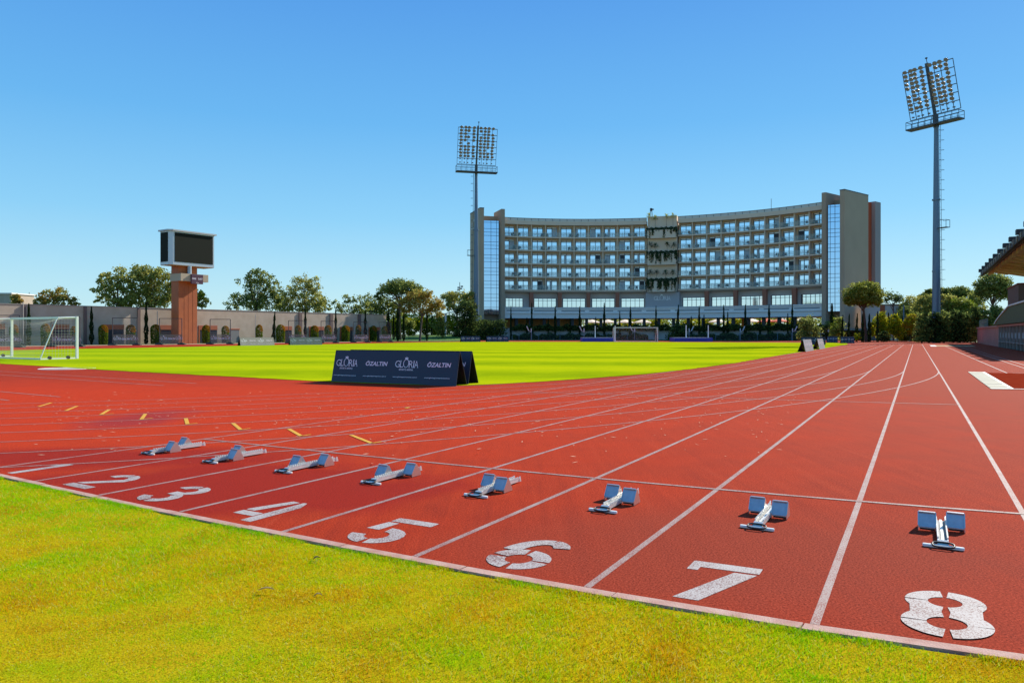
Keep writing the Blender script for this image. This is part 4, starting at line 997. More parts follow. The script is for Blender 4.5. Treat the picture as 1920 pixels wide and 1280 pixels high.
# fascia and open ground floor
m = M(); arcwall(m, pL, pR, -.75, 1.55, 5.05, 7.65, 40); arcwall(m, pL, pR, -1.05, -.755, 6.20, 6.42, 40); arcwall(m, pL, pR, -1.0, -.755, 7.42, 7.66, 40)
for i in range(11):
    a = pL+(pR-pL)*(i+.08)/11; b = pL+(pR-pL)*(i+.92)/11; arcwall(m, a, b, -.80, -.752, 6.72, 6.98, 4, mi=1)
m.build('fascia', [FASC, SLOT], ht)
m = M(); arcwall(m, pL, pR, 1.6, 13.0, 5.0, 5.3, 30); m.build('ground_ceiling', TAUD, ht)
qL, qR = phi_of(925, -11.2), phi_of(1560, -11.2)
m = M(); arcwall(m, qL, qR, -11.0, 40.0, TER-.4, TER, 30); m.build('terrace_floor', mat('terrace_paving', (.30, .26, .22), .9), ht)
for i in range(23):
    q = pL+(pR-pL)*i/22; m = M(); m.box(A(q, .9, (TER+5.04)/2), (.7, .7, 5.04-TER), yaw=math.atan2(et(q).y, et(q).x)); m.build('ground_column', mat('dark_column', (.05, .045, .045), .8) if i == 0 else bpy.data.materials['dark_column'], ht)
m = M(); arcwall(m, pL, phi_of(1095), 6.0, 6.3, TER, 4.98, 8); m.build('orange_back_wall', mat('amber_wall', (.80, .36, .08), .8, var=(.40, .18, .06), vscale=.5), ht)
m = M(); q = phi_of(1392, 6); arcwall(m, q, phi_of(1402, 6), 5.5, 6.0, TER, 4.98, 2); m.build('orange_pier', mat('bright_orange_pier', (.85, .20, .02), .7), ht)
# planted centre block
m = M(); arcwall(m, cL+.004, cR-.004, -.55, 3.0, 11.3, 29.55, 5); m.build('centre_block', TAU, ht)
m = M(); arcwall(m, cL-.003, cR+.006, -.60, 2.0, 7.67, 11.25, 5); cs = m.build('centre_panel', mat('centre_panel_render', (.42, .39, .38), .9), ht)
qm = (cL+cR)/2
m = M(); place2d(m, gloria2d(3.9, .95), A(qm, -.62, 9.35, -1.95), et(qm), (0, 0, 1), .03); m.build('lettering', mat('pale_sign_letters', (.85, .84, .80), .4), cs)
PLZ = [(24.15, 26.1), (17.75, 20.45), (11.3, 13.9)]
for z0, z1 in PLZ: m = M(); arcwall(m, cL+.004, cR-.004, -1.7, -.555, z0, z1, 5); m.build('planter_box', TAU, ht)
# end towers
def radial(m, ph, dt0, dt1, r0, r1, z0, z1, mi=0):
    m.hexa([A(ph, r0, z0, dt0), A(ph, r0, z0, dt1), A(ph, r1, z0, dt1), A(ph, r1, z0, dt0), A(ph, r0, z1, dt0), A(ph, r0, z1, dt1), A(ph, r1, z1, dt1), A(ph, r1, z1, dt0)], mi)
for ph, s, T in ((phi_of(1541, -1.2), 1, (3.6, 9.7)), (phi_of(946.5, -1.2), -1, (5.0, 8.6))):
    o = sorted
    def rad(mm, d0, d1, r0, r1, z0, z1): radial(mm, ph, *(sorted((s*d0, s*d1))), r0, r1, z0, z1)
    m = M(); rad(m, 0, .9, -1.3, 5.0, 0, 31.1); m.build('tower_fin', TAUD, ht)
    m = M(); rad(m, .9, T[0], 2.2, 2.5, 0, 29.8); m.build('tower_back', TAUD, ht)
    m = M(); 
    r0_, r1_ = (-.55, .35) if s > 0 else (.2, .5)
    def sp(d, z, o=0.0): return A(ph, r0_+(r1_-r0_)*(d-1.0)/(T[0]-1.0)+o, z, s*d)
    e0, e1 = (1.0, T[0]-.01) if s > 0 else (T[0]-.01, 1.0)
    m.hexa([sp(e0, 6.0, .15), sp(e0, 6.0), sp(e1, 6.0), sp(e1, 6.0, .15), sp(e0, 28.4, .15), sp(e0, 28.4), sp(e1, 28.4), sp(e1, 28.4, .15)]); w = m.build('strip_window', TGL, ht)
    m = M(); z = 6.0; zs = []
    while z < 28.4: zs.append(z); z += .82 if len(zs) % 3 else 1.5
    for z in zs: 
        m.bar(sp(1.0, z, -.04), sp(T[0]-.01, z, -.04), .07)
    for f_ in (0, .16, .5, 1): d = 1.0+(T[0]-1.0)*f_; m.bar(sp(d, 6.0, -.035), sp(d, 28.4, -.035), .07)
    m.build('mullions', WFR, w)
    m = M(); rad(m, T[0], T[0]+1.0, -.6, T[1], 0, 31.1); sl = m.build('end_wall', ENDW, ht)
    m = M(); rad(m, T[0]-.04, T[0]+1.04, -.66, T[1]+.04, 31.105, 31.3); m.build('end_wall_coping', GALD, ht)
    if s > 0:
        m = M(); rad(m, T[0]-1.2, T[0]-.2, T[1]+.02, T[1]+4.0, 0, 30.2); m.build('recess_wall', ORB, ht)
        m = M(); rad(m, T[0]-.8, T[0]+.6, T[1]+4.02, T[1]+6.6, 0, 30.4); m.build('end_wall', mat('dull_violet_grey_render', (.34, .28, .26), .9), ht)
    else:
        m = M(); ex = er(ph)*-1
        place2d(m, gloria2d(6.0, 1.5), A(ph, 7.6, 27.0, s*(T[0]+1.0)), ex, (0, 0, 1), .05); m.build('lettering', mat('dull_wall_letters', (.62, .60, .56), .5), sl)
m = M(); c = A(cL, 1.0, 29.5, 1.0)
for dx, dy in ((-.3, -.3), (.3, -.3), (.3, .3), (-.3, .3)): m.bar(c+Vector((dx, dy, 0)), c+Vector((dx*.6, dy*.6, 1.6)), .07)
m.bar(c+Vector((0, 0, 1.6)), c+Vector((0, 0, 2.3)), .5); m.box(c+Vector((.2, -.1, 2.0)), (.8, .3, .3)); m.build('rooftop_antenna', GALD, ht)
m = M(); c = A(phi_of(1437), 3, TOPC); m.tube([c, c+Vector((0, 0, 4.4))], .05, 6); m.build('lightning_rod', GALD, ht)
# terrace retaining wall
rwl = thing('retaining_wall', 'pale low terrace wall below the hotel hedges', 'wall', A(0, -11.3))
m = M(); arcwall(m, qL, qR, -11.4, -11.02, 0, TER+.02, 30); m.build('wall', mat('pale_grey_render', (.50, .46, .44), .9, var=(.44, .41, .39), vscale=.4), rwl)
m = M(); arcwall(m, qL, qR, -11.5, -10.95, TER+.022, TER+.12, 30); m.build('coping', FASC, rwl)
# ------------------------------------------------------------------ plants
LD = leafmat('dark_green_leaf', (.06, .10, .030), (.18, .23, .060), .55); LM = leafmat('mid_green_leaf', (.18, .22, .05), (.46, .47, .13), .58)
LO = leafmat('olive_leaf', (.25, .24, .055), (.52, .47, .12), .56); LB_ = leafmat('bronze_leaf', (.26, .17, .035), (.52, .33, .07), .5)
LY = leafmat('yellow_green_leaf', (.26, .27, .008), (.60, .52, .02), .55); LORG = leafmat('orange_shoot_leaf', (.30, .10, .008), (.50, .24, .02), .45)
LG = leafmat('fresh_green_leaf', (.10, .17, .015), (.30, .36, .03), .5); LC = leafmat('cypress_leaf', (.014, .032, .014), (.045, .070, .024), .3)
BARK = mat('grey_brown_bark', (.085, .060, .042), .9, var=(.13, .095, .07), vscale=3); BARKR = mat('reddish_bark', (.12, .06, .035), .9, var=(.08, .045, .03), vscale=3)
LV = leafmat('ivy_leaf', (.02, .05, .022), (.06, .11, .038), .3)
def tree(name, label, cat, u, d, vbase, blobs, lmats, group=None, n=2600, size=.36, trunk_r=.22, bark=None, flat=.2, zbase=None, limbs=6, shell=.45, clump=.24, stretch=1.0, split=None, grow=1.16):
    """blobs: (u, v, half width px, half height px[, depth offset m]) at depth d"""
    s = d/F; bl = []
    for b in blobs:
        c = at(b[0], b[1], d); dy = b[4] if len(b) > 4 else 0
        bl.append(((c.x, d+dy, c.z), (b[2]*s*grow, max(b[2]*s*.8, .4), b[3]*s*grow)))
    zb = 0.0 if zbase is None else zbase
    base = Vector(((u-960)*d/F, d, zb)); t = thing(name, label, cat, base, group)
    n = int(n*1.75); size = size*.84; pts = crown_points(bl, n, shell*.85, clump); pts = pts[pts[:, 2] > zb+.15]
    q = leaf_quads(pts, size, flat, stretch)
    mi = None
    if len(lmats) > 1:
        k = len(pts); z = (pts[:, 2]-pts[:, 2].min())/max(np.ptp(pts[:, 2]), .1)
        clump_id = np.repeat(rng.random(k//13+1), 13)[:k]
        mi = (clump_id < (split if split is not None else .45)).astype(np.int32)
    o = np_mesh('crown', q-np.array(tuple(base)), 4, lmats, mi, parent=t)
    if trunk_r:
        m = M(); top = max(bl, key=lambda b: b[1][0])
        low = min(b[0][2]-b[1][2]*.5 for b in bl); tp = Vector((top[0][0], top[0][1], max(low, zb+1.0)))
        rt = random.Random(int(u*10+d))
        midp = base.lerp(tp, .5)+Vector((rt.uniform(-.3, .3), 0, 0))
        m.tube([base-Vector((0, 0, .1)), midp, tp], [trunk_r, trunk_r*.8, trunk_r*.6], 8)
        for b in bl[:limbs]:
            for _ in range(2):
                e = Vector(b[0])+Vector((rt.uniform(-.6, .6)*b[1][0], rt.uniform(-.5, .5)*b[1][1], rt.uniform(-.1, .55)*b[1][2]))
                st = base.lerp(tp, rt.uniform(.75, 1)); md = st.lerp(e, .5)+Vector((rt.uniform(-.3, .3), rt.uniform(-.3, .3), rt.uniform(-.2, .4)))
                m.tube([st, md, e], [trunk_r*.45, trunk_r*.28, trunk_r*.08], 6)
        m.build('trunk', bark or BARK, t)
    return t
# --- trees behind the left wall
GW = 'trees rising behind the left boundary wall'
tree('broadleaf_tree', 'small sparse tree peeping over the wall beside the white rooftop cabin', 'tree', 30, 104, 650, [(29, 562, 8, 9), (34, 566, 8, 6)], [LO, LB_], GW, 500, .35)
tree('broadleaf_tree', 'bronze tinted thin tree behind the wall left of the pines', 'tree', 104, 104, 650, [(92, 560, 18, 14), (108, 553, 18, 11), (126, 565, 16, 9), (76, 568, 14, 10), (140, 572, 9, 5)], [LB_, LO], GW, 1900, .30, shell=.3, clump=.2)
tree('pine_tree', 'dark open pine behind the wall left of the scoreboard tower', 'tree', 218, 108, 648, [(198, 524, 16, 11), (224, 518, 22, 14), (190, 545, 15, 9), (215, 543, 22, 12), (236, 535, 16, 16), (203, 562, 15, 7), (185, 562, 9, 6), (222, 568, 20, 9), (240, 556, 14, 16)], [LM, LO], GW, 2600, .36, .24, shell=.5)
tree('pine_tree', 'broad olive green pine touching the scoreboard tower from the left', 'tree', 277, 110, 648, [(262, 512, 17, 14), (284, 520, 24, 18), (304, 520, 18, 14), (270, 545, 24, 17), (300, 550, 24, 18), (283, 570, 26, 10), (250, 560, 12, 12), (325, 545, 12, 20)], [LM, LO], GW, 4200, .36, .24)
tree('broadleaf_tree', 'thin olive tree showing just right of the scoreboard tower', 'tree', 374, 112, 648, [(372, 552, 10, 12), (379, 566, 11, 10), (368, 570, 10, 10)], [LO, LG], GW, 900, .32, .14)
tree('pine_tree', 'dark layered pine behind the wall right of the scoreboard tower', 'tree', 482, 124, 648, [(478, 514, 20, 9), (492, 520, 20, 9), (462, 528, 16, 8), (486, 536, 28, 11), (510, 538, 14, 14), (454, 556, 22, 9), (478, 560, 30, 14), (440, 572, 18, 8), (505, 566, 20, 14), (520, 552, 12, 14), (470, 574, 28, 8)], [LM, LD], GW, 3600, .36, .26)
tree('pine_tree', 'feathery green pine behind the wall standing right of the dark layered pine', 'tree', 560, 130, 648, [(568, 532, 20, 14), (588, 535, 14, 16), (548, 548, 20, 14), (578, 558, 26, 17), (544, 572, 26, 12), (598, 566, 12, 13), (526, 560, 14, 12), (530, 576, 20, 9), (575, 577, 28, 8), (600, 578, 12, 9)], [LO, LM], GW, 3800, .36, .2, shell=.35)
tree('broadleaf_tree', 'wispy small tree over the wall between the feathery pine and the round trees', 'tree', 607, 134, 648, [(606, 568, 10, 10), (613, 577, 7, 6)], [LM], GW, 380, .34, .12, shell=.25)
tree('broadleaf_tree', 'thin airy grey green tree behind the wall near its far end', 'tree', 652, 138, 648, [(632, 572, 11, 10), (652, 560, 10, 12), (668, 566, 12, 12), (645, 580, 16, 9), (672, 580, 10, 10), (660, 584, 20, 7), (686, 576, 10, 12)], [LM, LD], GW, 1300, .33, .16, shell=.2)
tree('broadleaf_tree', 'rounded dark green tree left of the tall umbrella crowned pine', 'tree', 706, 144, 646, [(704, 566, 22, 14), (688, 576, 18, 12), (722, 574, 18, 14), (706, 590, 30, 12), (742, 580, 14, 18)], [LM, LD], 'trees at the end of the wall', 3000, .36, .24)
# --- between wall and hotel
GB = 'trees at the end of the wall'
tree('stone_pine', 'tall stone pine with a wide umbrella crown and bare forked trunk', 'tree', 750, 137, 640, [(750, 540, 33, 11), (728, 547, 16, 8), (774, 547, 18, 9), (712, 556, 9, 7), (786, 556, 9, 7), (750, 533, 20, 7), (735, 540, 20, 9), (765, 540, 20, 9)], [LM, LD], GB, 4600, .34, .36, flat=.4, shell=.7, limbs=8)
tree('pine_tree', 'bronze and olive pine in front of the umbrella crowned pine', 'tree', 787, 134, 640, [(780, 556, 22, 10), (800, 558, 16, 12), (765, 566, 18, 10), (792, 572, 28, 12), (815, 570, 14, 13), (822, 582, 12, 11), (762, 580, 14, 8)], [LO, LB_], GB, 3600, .34, .22)
tree('pine_tree', 'olive green pine with a mast behind it, left of the hotel tower', 'tree', 858, 150, 640, [(842, 556, 14, 9), (862, 553, 18, 8), (880, 556, 14, 8), (856, 568, 24, 10), (882, 570, 12, 14), (840, 574, 12, 8)], [LO, LM], GB, 2600, .38, .24)
tree('laurel_tree', 'black green bushy tree beside the left floodlight mast', 'tree', 878, 146, 640, [(876, 578, 16, 14), (870, 594, 20, 16), (882, 606, 18, 20), (868, 622, 16, 16)], [LD, LC], GB, 3200, .36, .2)
def bush(name, label, u, d, blobs, lm, group, n=900, size=.28, zb=None, cat='shrub'):
    return tree(name, label, cat, u, d, 640, blobs, lm, group, n, size, trunk_r=.05, limbs=2, zbase=zb)
GY = 'sunlit shrubs between the wall and the hotel'
for i, (u, v, w, h, lb) in enumerate(((742, 612, 9, 15, 'yellow green sunlit shrub just past the wall end'), (768, 612, 13, 15, 'yellow green sunlit shrub below the umbrella crowned pine'), (791, 610, 12, 17, 'yellow green sunlit shrub left of the tall cypress by the bank'),
                                      (814, 612, 9, 15, 'yellow green sunlit shrub right of the tall cypress by the bank'), (838, 606, 12, 15, 'yellow green sunlit shrub below the white boom'))):
    bush('sunlit_shrub', lb, u, 152+i, [(u-w*.3, v, w, h*.95), (u+w*.4, v+2, w*.9, h*.9), (u, v-h*.35, w*.6, h*.6)], [LY, LG], GY, 1700, .32)
bush('dark_shrub', 'dark rounded shrub hanging beneath the umbrella crowned pine', 768, 141, [(766, 606, 10, 8), (772, 612, 9, 8)], [LD, LM], GY, 700, .3)
bush('green_shrub', 'mid green upright shrub right of the dark cypress on the bank', 826, 143, [(822, 606, 11, 14), (830, 618, 12, 12), (824, 594, 7, 9)], [LM, LD], GY, 1300, .3)
for i, (u, v, w, h, d, lb) in enumerate(((728, 608, 12, 16, 158, 'yellow green sunlit shrub hidden behind the first cypresses past the wall'), (755, 598, 12, 18, 160, 'tall yellow green sunlit shrub behind the umbrella pine trunk'), (780, 598, 13, 18, 161, 'tall yellow green sunlit shrub right of the umbrella pine trunk'), (806, 600, 14, 18, 160, 'tall yellow green sunlit shrub behind the lone cypress on the bank'), (828, 616, 12, 13, 157, 'low yellow green sunlit shrub at the top of the bank'), (851, 606, 12, 18, 162, 'yellow green sunlit shrub behind the black green laurel tree'))):
    bush('sunlit_shrub', lb, u, d, [(u-w*.3, v, w*.9, h*.9), (u+w*.4, v+3, w*.8, h*.8), (u, v+9, w, h*.6)], [LY, LG], GY, 1300, .34)
bk = M(); bp0 = [at(u, v, d) for u, v, d in ((700, 640.2, 133), (780, 639.2, 135), (860, 639, 137), (900, 638.8, 139))]; bp1 = [at(u, v, d) for u, v, d in ((715, 633.5, 146), (780, 629.5, 148), (860, 627.5, 150), (900, 627, 152))]
for i in range(3):
    bk.quad([Vector((bp0[i].x, bp0[i].y, .0)), Vector((bp0[i+1].x, bp0[i+1].y, .0)), bp1[i+1], bp1[i]])
    bk.quad([bp1[i], bp1[i+1], bp1[i+1]+Vector((0, 40, .2)), bp1[i]+Vector((0, 40, .2))])
bk.build('grass_bank', mat('bank_grass', (.045, .12, .006), .95, var=(.09, .20, .008), vscale=.6), kind='structure')
# white boom and mast behind
t = thing('boom_barrier', 'slanted white boom beside the dark tree left of the hotel', 'boom', at(836, 590, 147)); m = M(); a, b = at(828, 589.5, 147), at(855, 583.2, 147); m.bar(a, b, .28, .16); m.build('boom', WHT, t); m = M(); c = at(835.5, 588.5, 147); m.box(Vector((c.x, c.y+.2, c.z/2)), (.35, .35, c.z)); m.build('post', WHT, t)
t = thing('lamp_mast', 'thin mast with small floodlights above the olive pine', 'lamp mast', Vector((at(862, 600, 156).x, 156, 0))); m = M(); c = at(862, 545, 156); m.tube([Vector((c.x, 156, 0)), at(862, 529, 156)], .07, 6); m.build('pole', GALD, t)
m = M()
for du, dv in ((-2.5, 543), (2.5, 541), (4, 537), (-2, 539)): m.box(at(862+du, dv, 155.8), (.5, .3, .3)); 
m.build('lamp', LMP, t)
# --- cypresses (two shared crowns)
def cyp_proto(seed, slim):
    n = 1500; z = rng.random(n)**.9; r = slim*np.where(z < .12, .55+z*3.7, 1.0)*np.clip(1-z**2.2, 0, 1)**.8*(.80+.25*np.sin(z*21+seed)); a = rng.random(n)*2*np.pi; rr = r*np.sqrt(rng.uniform(.35, 1, n))
    p = np.stack([np.cos(a)*rr, np.sin(a)*rr, z*.98+.01], 1)
    q = leaf_quads(p, np.full(n, 1.0)*.5*slim, 0, 1.0).reshape(-1, 4, 3)
    c = p[:, None, :]; q = c+(q-c)*np.array([1, 1, .16])
    return q.reshape(-1, 3)
cyp = []
for sd_ in (1, 4):
    t = thing('cypress_tree', 'x', 'cypress'); np_mesh('crown', cyp_proto(sd_, .5), 4, [LC], parent=t); m = M(); m.tube([(0, 0, 0), (0, 0, .5)], [.10, .05], 6); m.build('trunk', BARK, t, world=False); cyp.append(t)
used = [False, False]
def cypress(u, vt, p, w_px, label, group, lean=0.0, zb=0.0):
    k = random.Random(int(u*7)).randrange(2); h = zv(vt, p.y)-zb; w = w_px*p.y/F
    o = cyp[k] if not used[k] else dup(cyp[k]); used[k] = True
    o.location = Vector((p.x, p.y, zb)); o.scale = (w, w, h); o.rotation_euler = (0, lean, random.Random(int(u)).random()*6.28 if not lean else 0); o['label'] = label; o['group'] = group
GC = 'slim cypresses along the left wall'
for u, vt, w, lb in ((54, 568, 9, 'slim cypress against the left wall, seen through the near goal'), (171.5, 574, 9, 'slim cypress against the wall, between the goal and the first clear shrub'), (274, 566, 9, 'slim cypress against the wall, just left of the scoreboard tower'),
                     (512, 583, 7, 'slim leaning cypress against the wall behind the gap between grey boards'), (572.5, 577, 7, 'slim cypress against the wall behind the farther grey board'), (629.5, 578, 6.5, 'slim cypress against the wall where its lit face ends'), (685, 581, 7, 'slim cypress on the shaded far end of the wall')):
    cypress(u, vt, wall_at(u, 1.1), w, lb, GC, .06 if u == 512 else 0)
GD = 'cypresses between the wall and the hotel'
for u, vt, w, d, lb in ((728, 583, 9, 136, 'dark cypress right at the end of the left wall'), (738, 588, 5, 138, 'thin cypress second from the end of the left wall'), (746, 578, 9, 134, 'broad cypress in front of the umbrella pine trunk'), (757, 584, 7, 135, 'dark cypress right of the umbrella pine trunk'), (800.5, 572, 7, 136, 'tall lone cypress standing on the grass bank'), (810, 582, 5, 150, 'thin cypress behind the tall one on the bank')):
    cypress(u, vt, Vector(((u-960)*d/F, d, 0)), w, lb, GD)
GE = 'cypresses in front of the hotel'
CYH = [(958, 573, 5), (988, 595, 5), (997, 567, 6), (1028, 596, 5), (1041, 574, 6), (1069, 597, 5), (1087, 574, 6), (1117, 594, 5), (1133, 567, 6.5), (1162, 583, 5), (1182, 574, 6), (1230, 573, 5.5), (1269, 571, 7), (1296, 592, 5), (1311, 573, 6), (1320, 589, 5), (1357, 571, 6), (1364.5, 584, 5), (1397.5, 571, 6.5), (1425, 594, 6), (1442, 570, 7), (1477, 587, 5), (1485.5, 569, 6.5)]
for i, (u, vt, w) in enumerate(CYH):
    ph = phi_of(u, -12.3); p = A(ph, -12.3); sz = 'tall' if vt < 580 else 'short'
    k = [j for j, c in enumerate(CYH) if (c[1] < 580) == (vt < 580)].index(i)
    cypress(u, vt, p, w*1.0, f'{sz} cypress before the hotel, {ORD[k]} {sz} one counting from the left tower', GE, .05 if u == 1269 else 0)
GF = 'cypresses before the right end of the hotel'
for u, vt, w, d, ln_, lb in ((1560, 568, 10, 132, 0, 'large dark cypress before the right strip window'), (1578, 590, 6, 126, .05, 'leaning cypress left of the blank end wall'), (1590, 588, 6, 122, .05, 'leaning cypress before the left part of the blank end wall'), (1605, 587, 6, 120, .05, 'leaning cypress before the middle of the blank end wall'), (1617.5, 588, 7, 117, 0, 'dark cypress left of the umbrella pine trunk by the track'), (1630, 588, 8, 117, 0, 'dark cypress covering the umbrella pine trunk by the track'), (1645.5, 583, 6, 119, 0, 'dark cypress at the right corner of the hotel'), (1666, 586, 7, 134, 0, 'short dark cypress before the grey block right of the hotel')):
    cypress(u, vt, Vector(((u-960)*d/F, d, 0)), w, lb, GF, ln_)
# --- clipped column shrubs with orange tips
def col_proto():
    n = 2400; z = rng.random(n); a = rng.random(n)*2*np.pi; prof = np.where(z > .75, np.sqrt(np.clip(1-((z-.75)/.25)**2, 0, 1)), .88+.16*z); rr = .5*prof*np.sqrt(rng.uniform(.55, 1, n))
    p = np.stack([np.cos(a)*rr, np.sin(a)*rr, z*.98], 1); q = leaf_quads(p, np.full(n, .11), 0, 1.0).reshape(-1, 4, 3); c = p[:, None, :]; q = c+(q-c)*np.array([1, 1, .45])
    mi = ((z+.45*(np.cos(a))*np.clip(z, .2, 1) > .88) & (rng.random(n) < .75)).astype(np.int32)
    return q.reshape(-1, 3), mi
t = thing('column_shrub', 'x', 'shrub'); q, mi = col_proto(); np_mesh('foliage', q, 4, [leafmat('shrub_leaf', (.05, .09, .010), (.16, .21, .02), .42), LORG], mi, parent=t); m = M(); m.tube([(0, 0, -.02), (0, 0, .3)], .07, 6); m.build('stem', BARK, t, world=False); csp = t; first = True
GS = 'clipped column shrubs with orange tips along the wall'
CS = [(26, 607, 15, 'seen through the goal, left of the slim cypress'), (85, 606, 16, 'leaning behind the side bar of the near goal'), (138.5, 611, 13, 'behind the right post of the near goal'), (193.5, 608, 17, 'standing clear just right of the near goal'), (245, 608, 17, 'behind the mesh screen left of the scoreboard tower'), (291.5, 607.5, 18, 'standing clear left of the scoreboard tower foot'), (340, 608, 17, 'touching the left foot of the scoreboard tower'),
      (386.5, 608.5, 15, 'just right of the scoreboard tower foot'), (422.5, 610, 14, 'behind the mesh screen by the grey door'), (486, 608, 13, 'above the nearer grey board, apart from others'), (526, 608, 17, 'large one behind the gap between the two grey boards'), (559, 609, 12, 'behind the mesh screen over the farther grey board'), (590, 609.5, 15, 'dark one by the farther grey board'), (615, 609, 14, 'behind the mesh screen with braces'),
      (648, 609.5, 16, 'bright tipped on the shaded wall'), (672, 609, 11, 'behind the shaded mesh screen'), (700, 610, 14, 'dark one near the wall end'), (721, 611, 12, 'last one at the wall end')]
for u, vt, w, lb in CS:
    p = wall_at(u, 2.2); o = csp if first else dup(csp); first = False
    h = zv(vt, p.y); ww = w*p.y/F; o.location = p; o.scale = (ww, ww, h); o.rotation_euler = (0, 0, random.Random(int(u)).uniform(-.5, .5)); o['label'] = 'clipped column shrub with orange tips, '+lb; o['group'] = GS
# --- hedges before the hotel
def hedge(label, ph0, ph1, dr, dep, z0, z1, lm, n, name='clipped_hedge', size=.34, wav=.25):
    t = thing(name, label, 'hedge', A((ph0+ph1)/2, dr, z0))
    ph = ph0+(ph1-ph0)*rng.random(n); top = z1+wav*np.sin(ph*61)+wav*.6*np.sin(ph*143+1); zz = z0+(top-z0)*rng.random(n)**.75; rr = dr+(rng.random(n)-.5)*dep
    C, Nn = np.array(tuple(RC)), np.array(tuple(RN)); p = np.array(tuple(OC))+(np.sin(ph)[:, None]*C+np.cos(ph)[:, None]*Nn)*(RAD+rr)[:, None]; p[:, 2] = zz
    np_mesh('foliage', leaf_quads(p, np.full(n, size))-np.array(tuple(t.location)), 4, lm, (rng.random(n) < .4).astype(np.int32), parent=t)
    m = M()
    for i in range(14): q = ph0+(ph1-ph0)*(i+.5)/14; m.tube([A(q, dr, z0-.02), A(q, dr, z1*.8+z0*.2)], .06, 5)
    m.build('stems', BARK, t); return t
hedge('dark upper hedge along the hotel terrace edge', phi_of(958, -11), phi_of(1548, -11), -11.9, 1.3, 2.0, 3.15, [LD, LC], 15000, size=.36)
hedge('low dark lower hedge at the foot of the terrace wall', phi_of(962, -15), phi_of(1215, -15), -15.2, 1.6, .0, 1.15, [LD, LC], 6500)
hedge('low dark lower hedge right of the far goal', phi_of(1262, -15), phi_of(1535, -15), -15.2, 1.6, .0, 1.25, [LD, LC], 7000)
hedge('pale green garden foliage beyond the hotel seen through the open ground floor', phi_of(1085, 30), phi_of(1560, 30), 31, 5, TER, 6.5, [LG, LM], 9000, name='garden_hedge', size=.5, wav=.7)
t = hedge('tall black green hedge block at the foot of the left hotel tower', phi_of(866, -22), phi_of(946, -22), -22, 3.2, .0, 4.0, [LD, LC], 6000, name='tall_hedge')
GH = 'shrubs before the hotel terrace'
bush('broad_shrub', 'broad grey green shrub before the right end of the hotel', 1515, 128, [(1512, 606, 14, 12), (1518, 620, 16, 14), (1505, 630, 12, 8)], [LM, LD], GH, 1900, .30)
bush('broad_shrub', 'dark conical shrub right of the far goal', 1268, 140, [(1270, 622, 13, 14), (1266, 634, 17, 9)], [LD, LC], GH, 1500, .32)
bush('broad_shrub', 'dark green shrub between the large cypress and the blank end wall', 1570, 128, [(1570, 610, 9, 16), (1568, 626, 12, 12)], [LM, LG], GH, 1500, .28)
bush('broad_shrub', 'dark round shrub left of the strip window foot', 1550, 131, [(1549, 620, 9, 12), (1552, 632, 10, 8)], [LD, LC], GH, 1000, .3)
# mesh fence with pale posts
fz = thing('mesh_fence', 'low mesh fence with thin grey posts before the lower hedge', 'fence', A(0, -17))
for u in (973, 997, 1010, 1050, 1095, 1138, 1176, 1342, 1386, 1420, 1458, 1484): p = A(phi_of(u, -17), -17); m = M(); m.tube([p, p+Vector((0, 0, 1.6))], .05, 6); m.build('post', GAL, fz)
m = M(); arcwall(m, phi_of(966, -17), phi_of(1212, -17), -17.01, -17.0, .05, 1.5, 12); m.build('mesh_panel', mat('fence_mesh', (.05, .07, .07), .8, trans=.9), fz); m = M(); arcwall(m, phi_of(1262, -17), phi_of(1500, -17), -17.01, -17.0, .05, 1.5, 12); m.build('mesh_panel', bpy.data.materials['fence_mesh'], fz)
GLP = 'double headed lamps before the hotel terrace'
for i, (u, s) in enumerate(((996, -1), (1095, -1), (1190, -1), (1292, 1), (1388, 1), (1486, 1))):
    d = 138; b0 = Vector(((u-960)*d/F, d, 0)); t = thing('garden_lamp', f'slim grey lamp post with two slanted heads, {ORD[i]} from the left before the terrace', 'lamp post', b0, GLP)
    m = M(); m.tube([b0, b0+Vector((0, 0, 1.7))], .06, 6); m.build('post', GAL, t)
    m = M(); m.bar(b0+Vector((0, 0, 1.7)), b0+Vector((0, 0, 2.35)), .16); m.bar(b0+Vector((s*.45, 0, 1.9)), b0+Vector((s*.85, 0, 2.75)), .16); m.bar(b0+Vector((0, 0, 1.6)), b0+Vector((s*.5, 0, 2.0)), .06); m.build('lamp_head', mat('pale_lamp_head', (.5, .55, .6), .4), t)
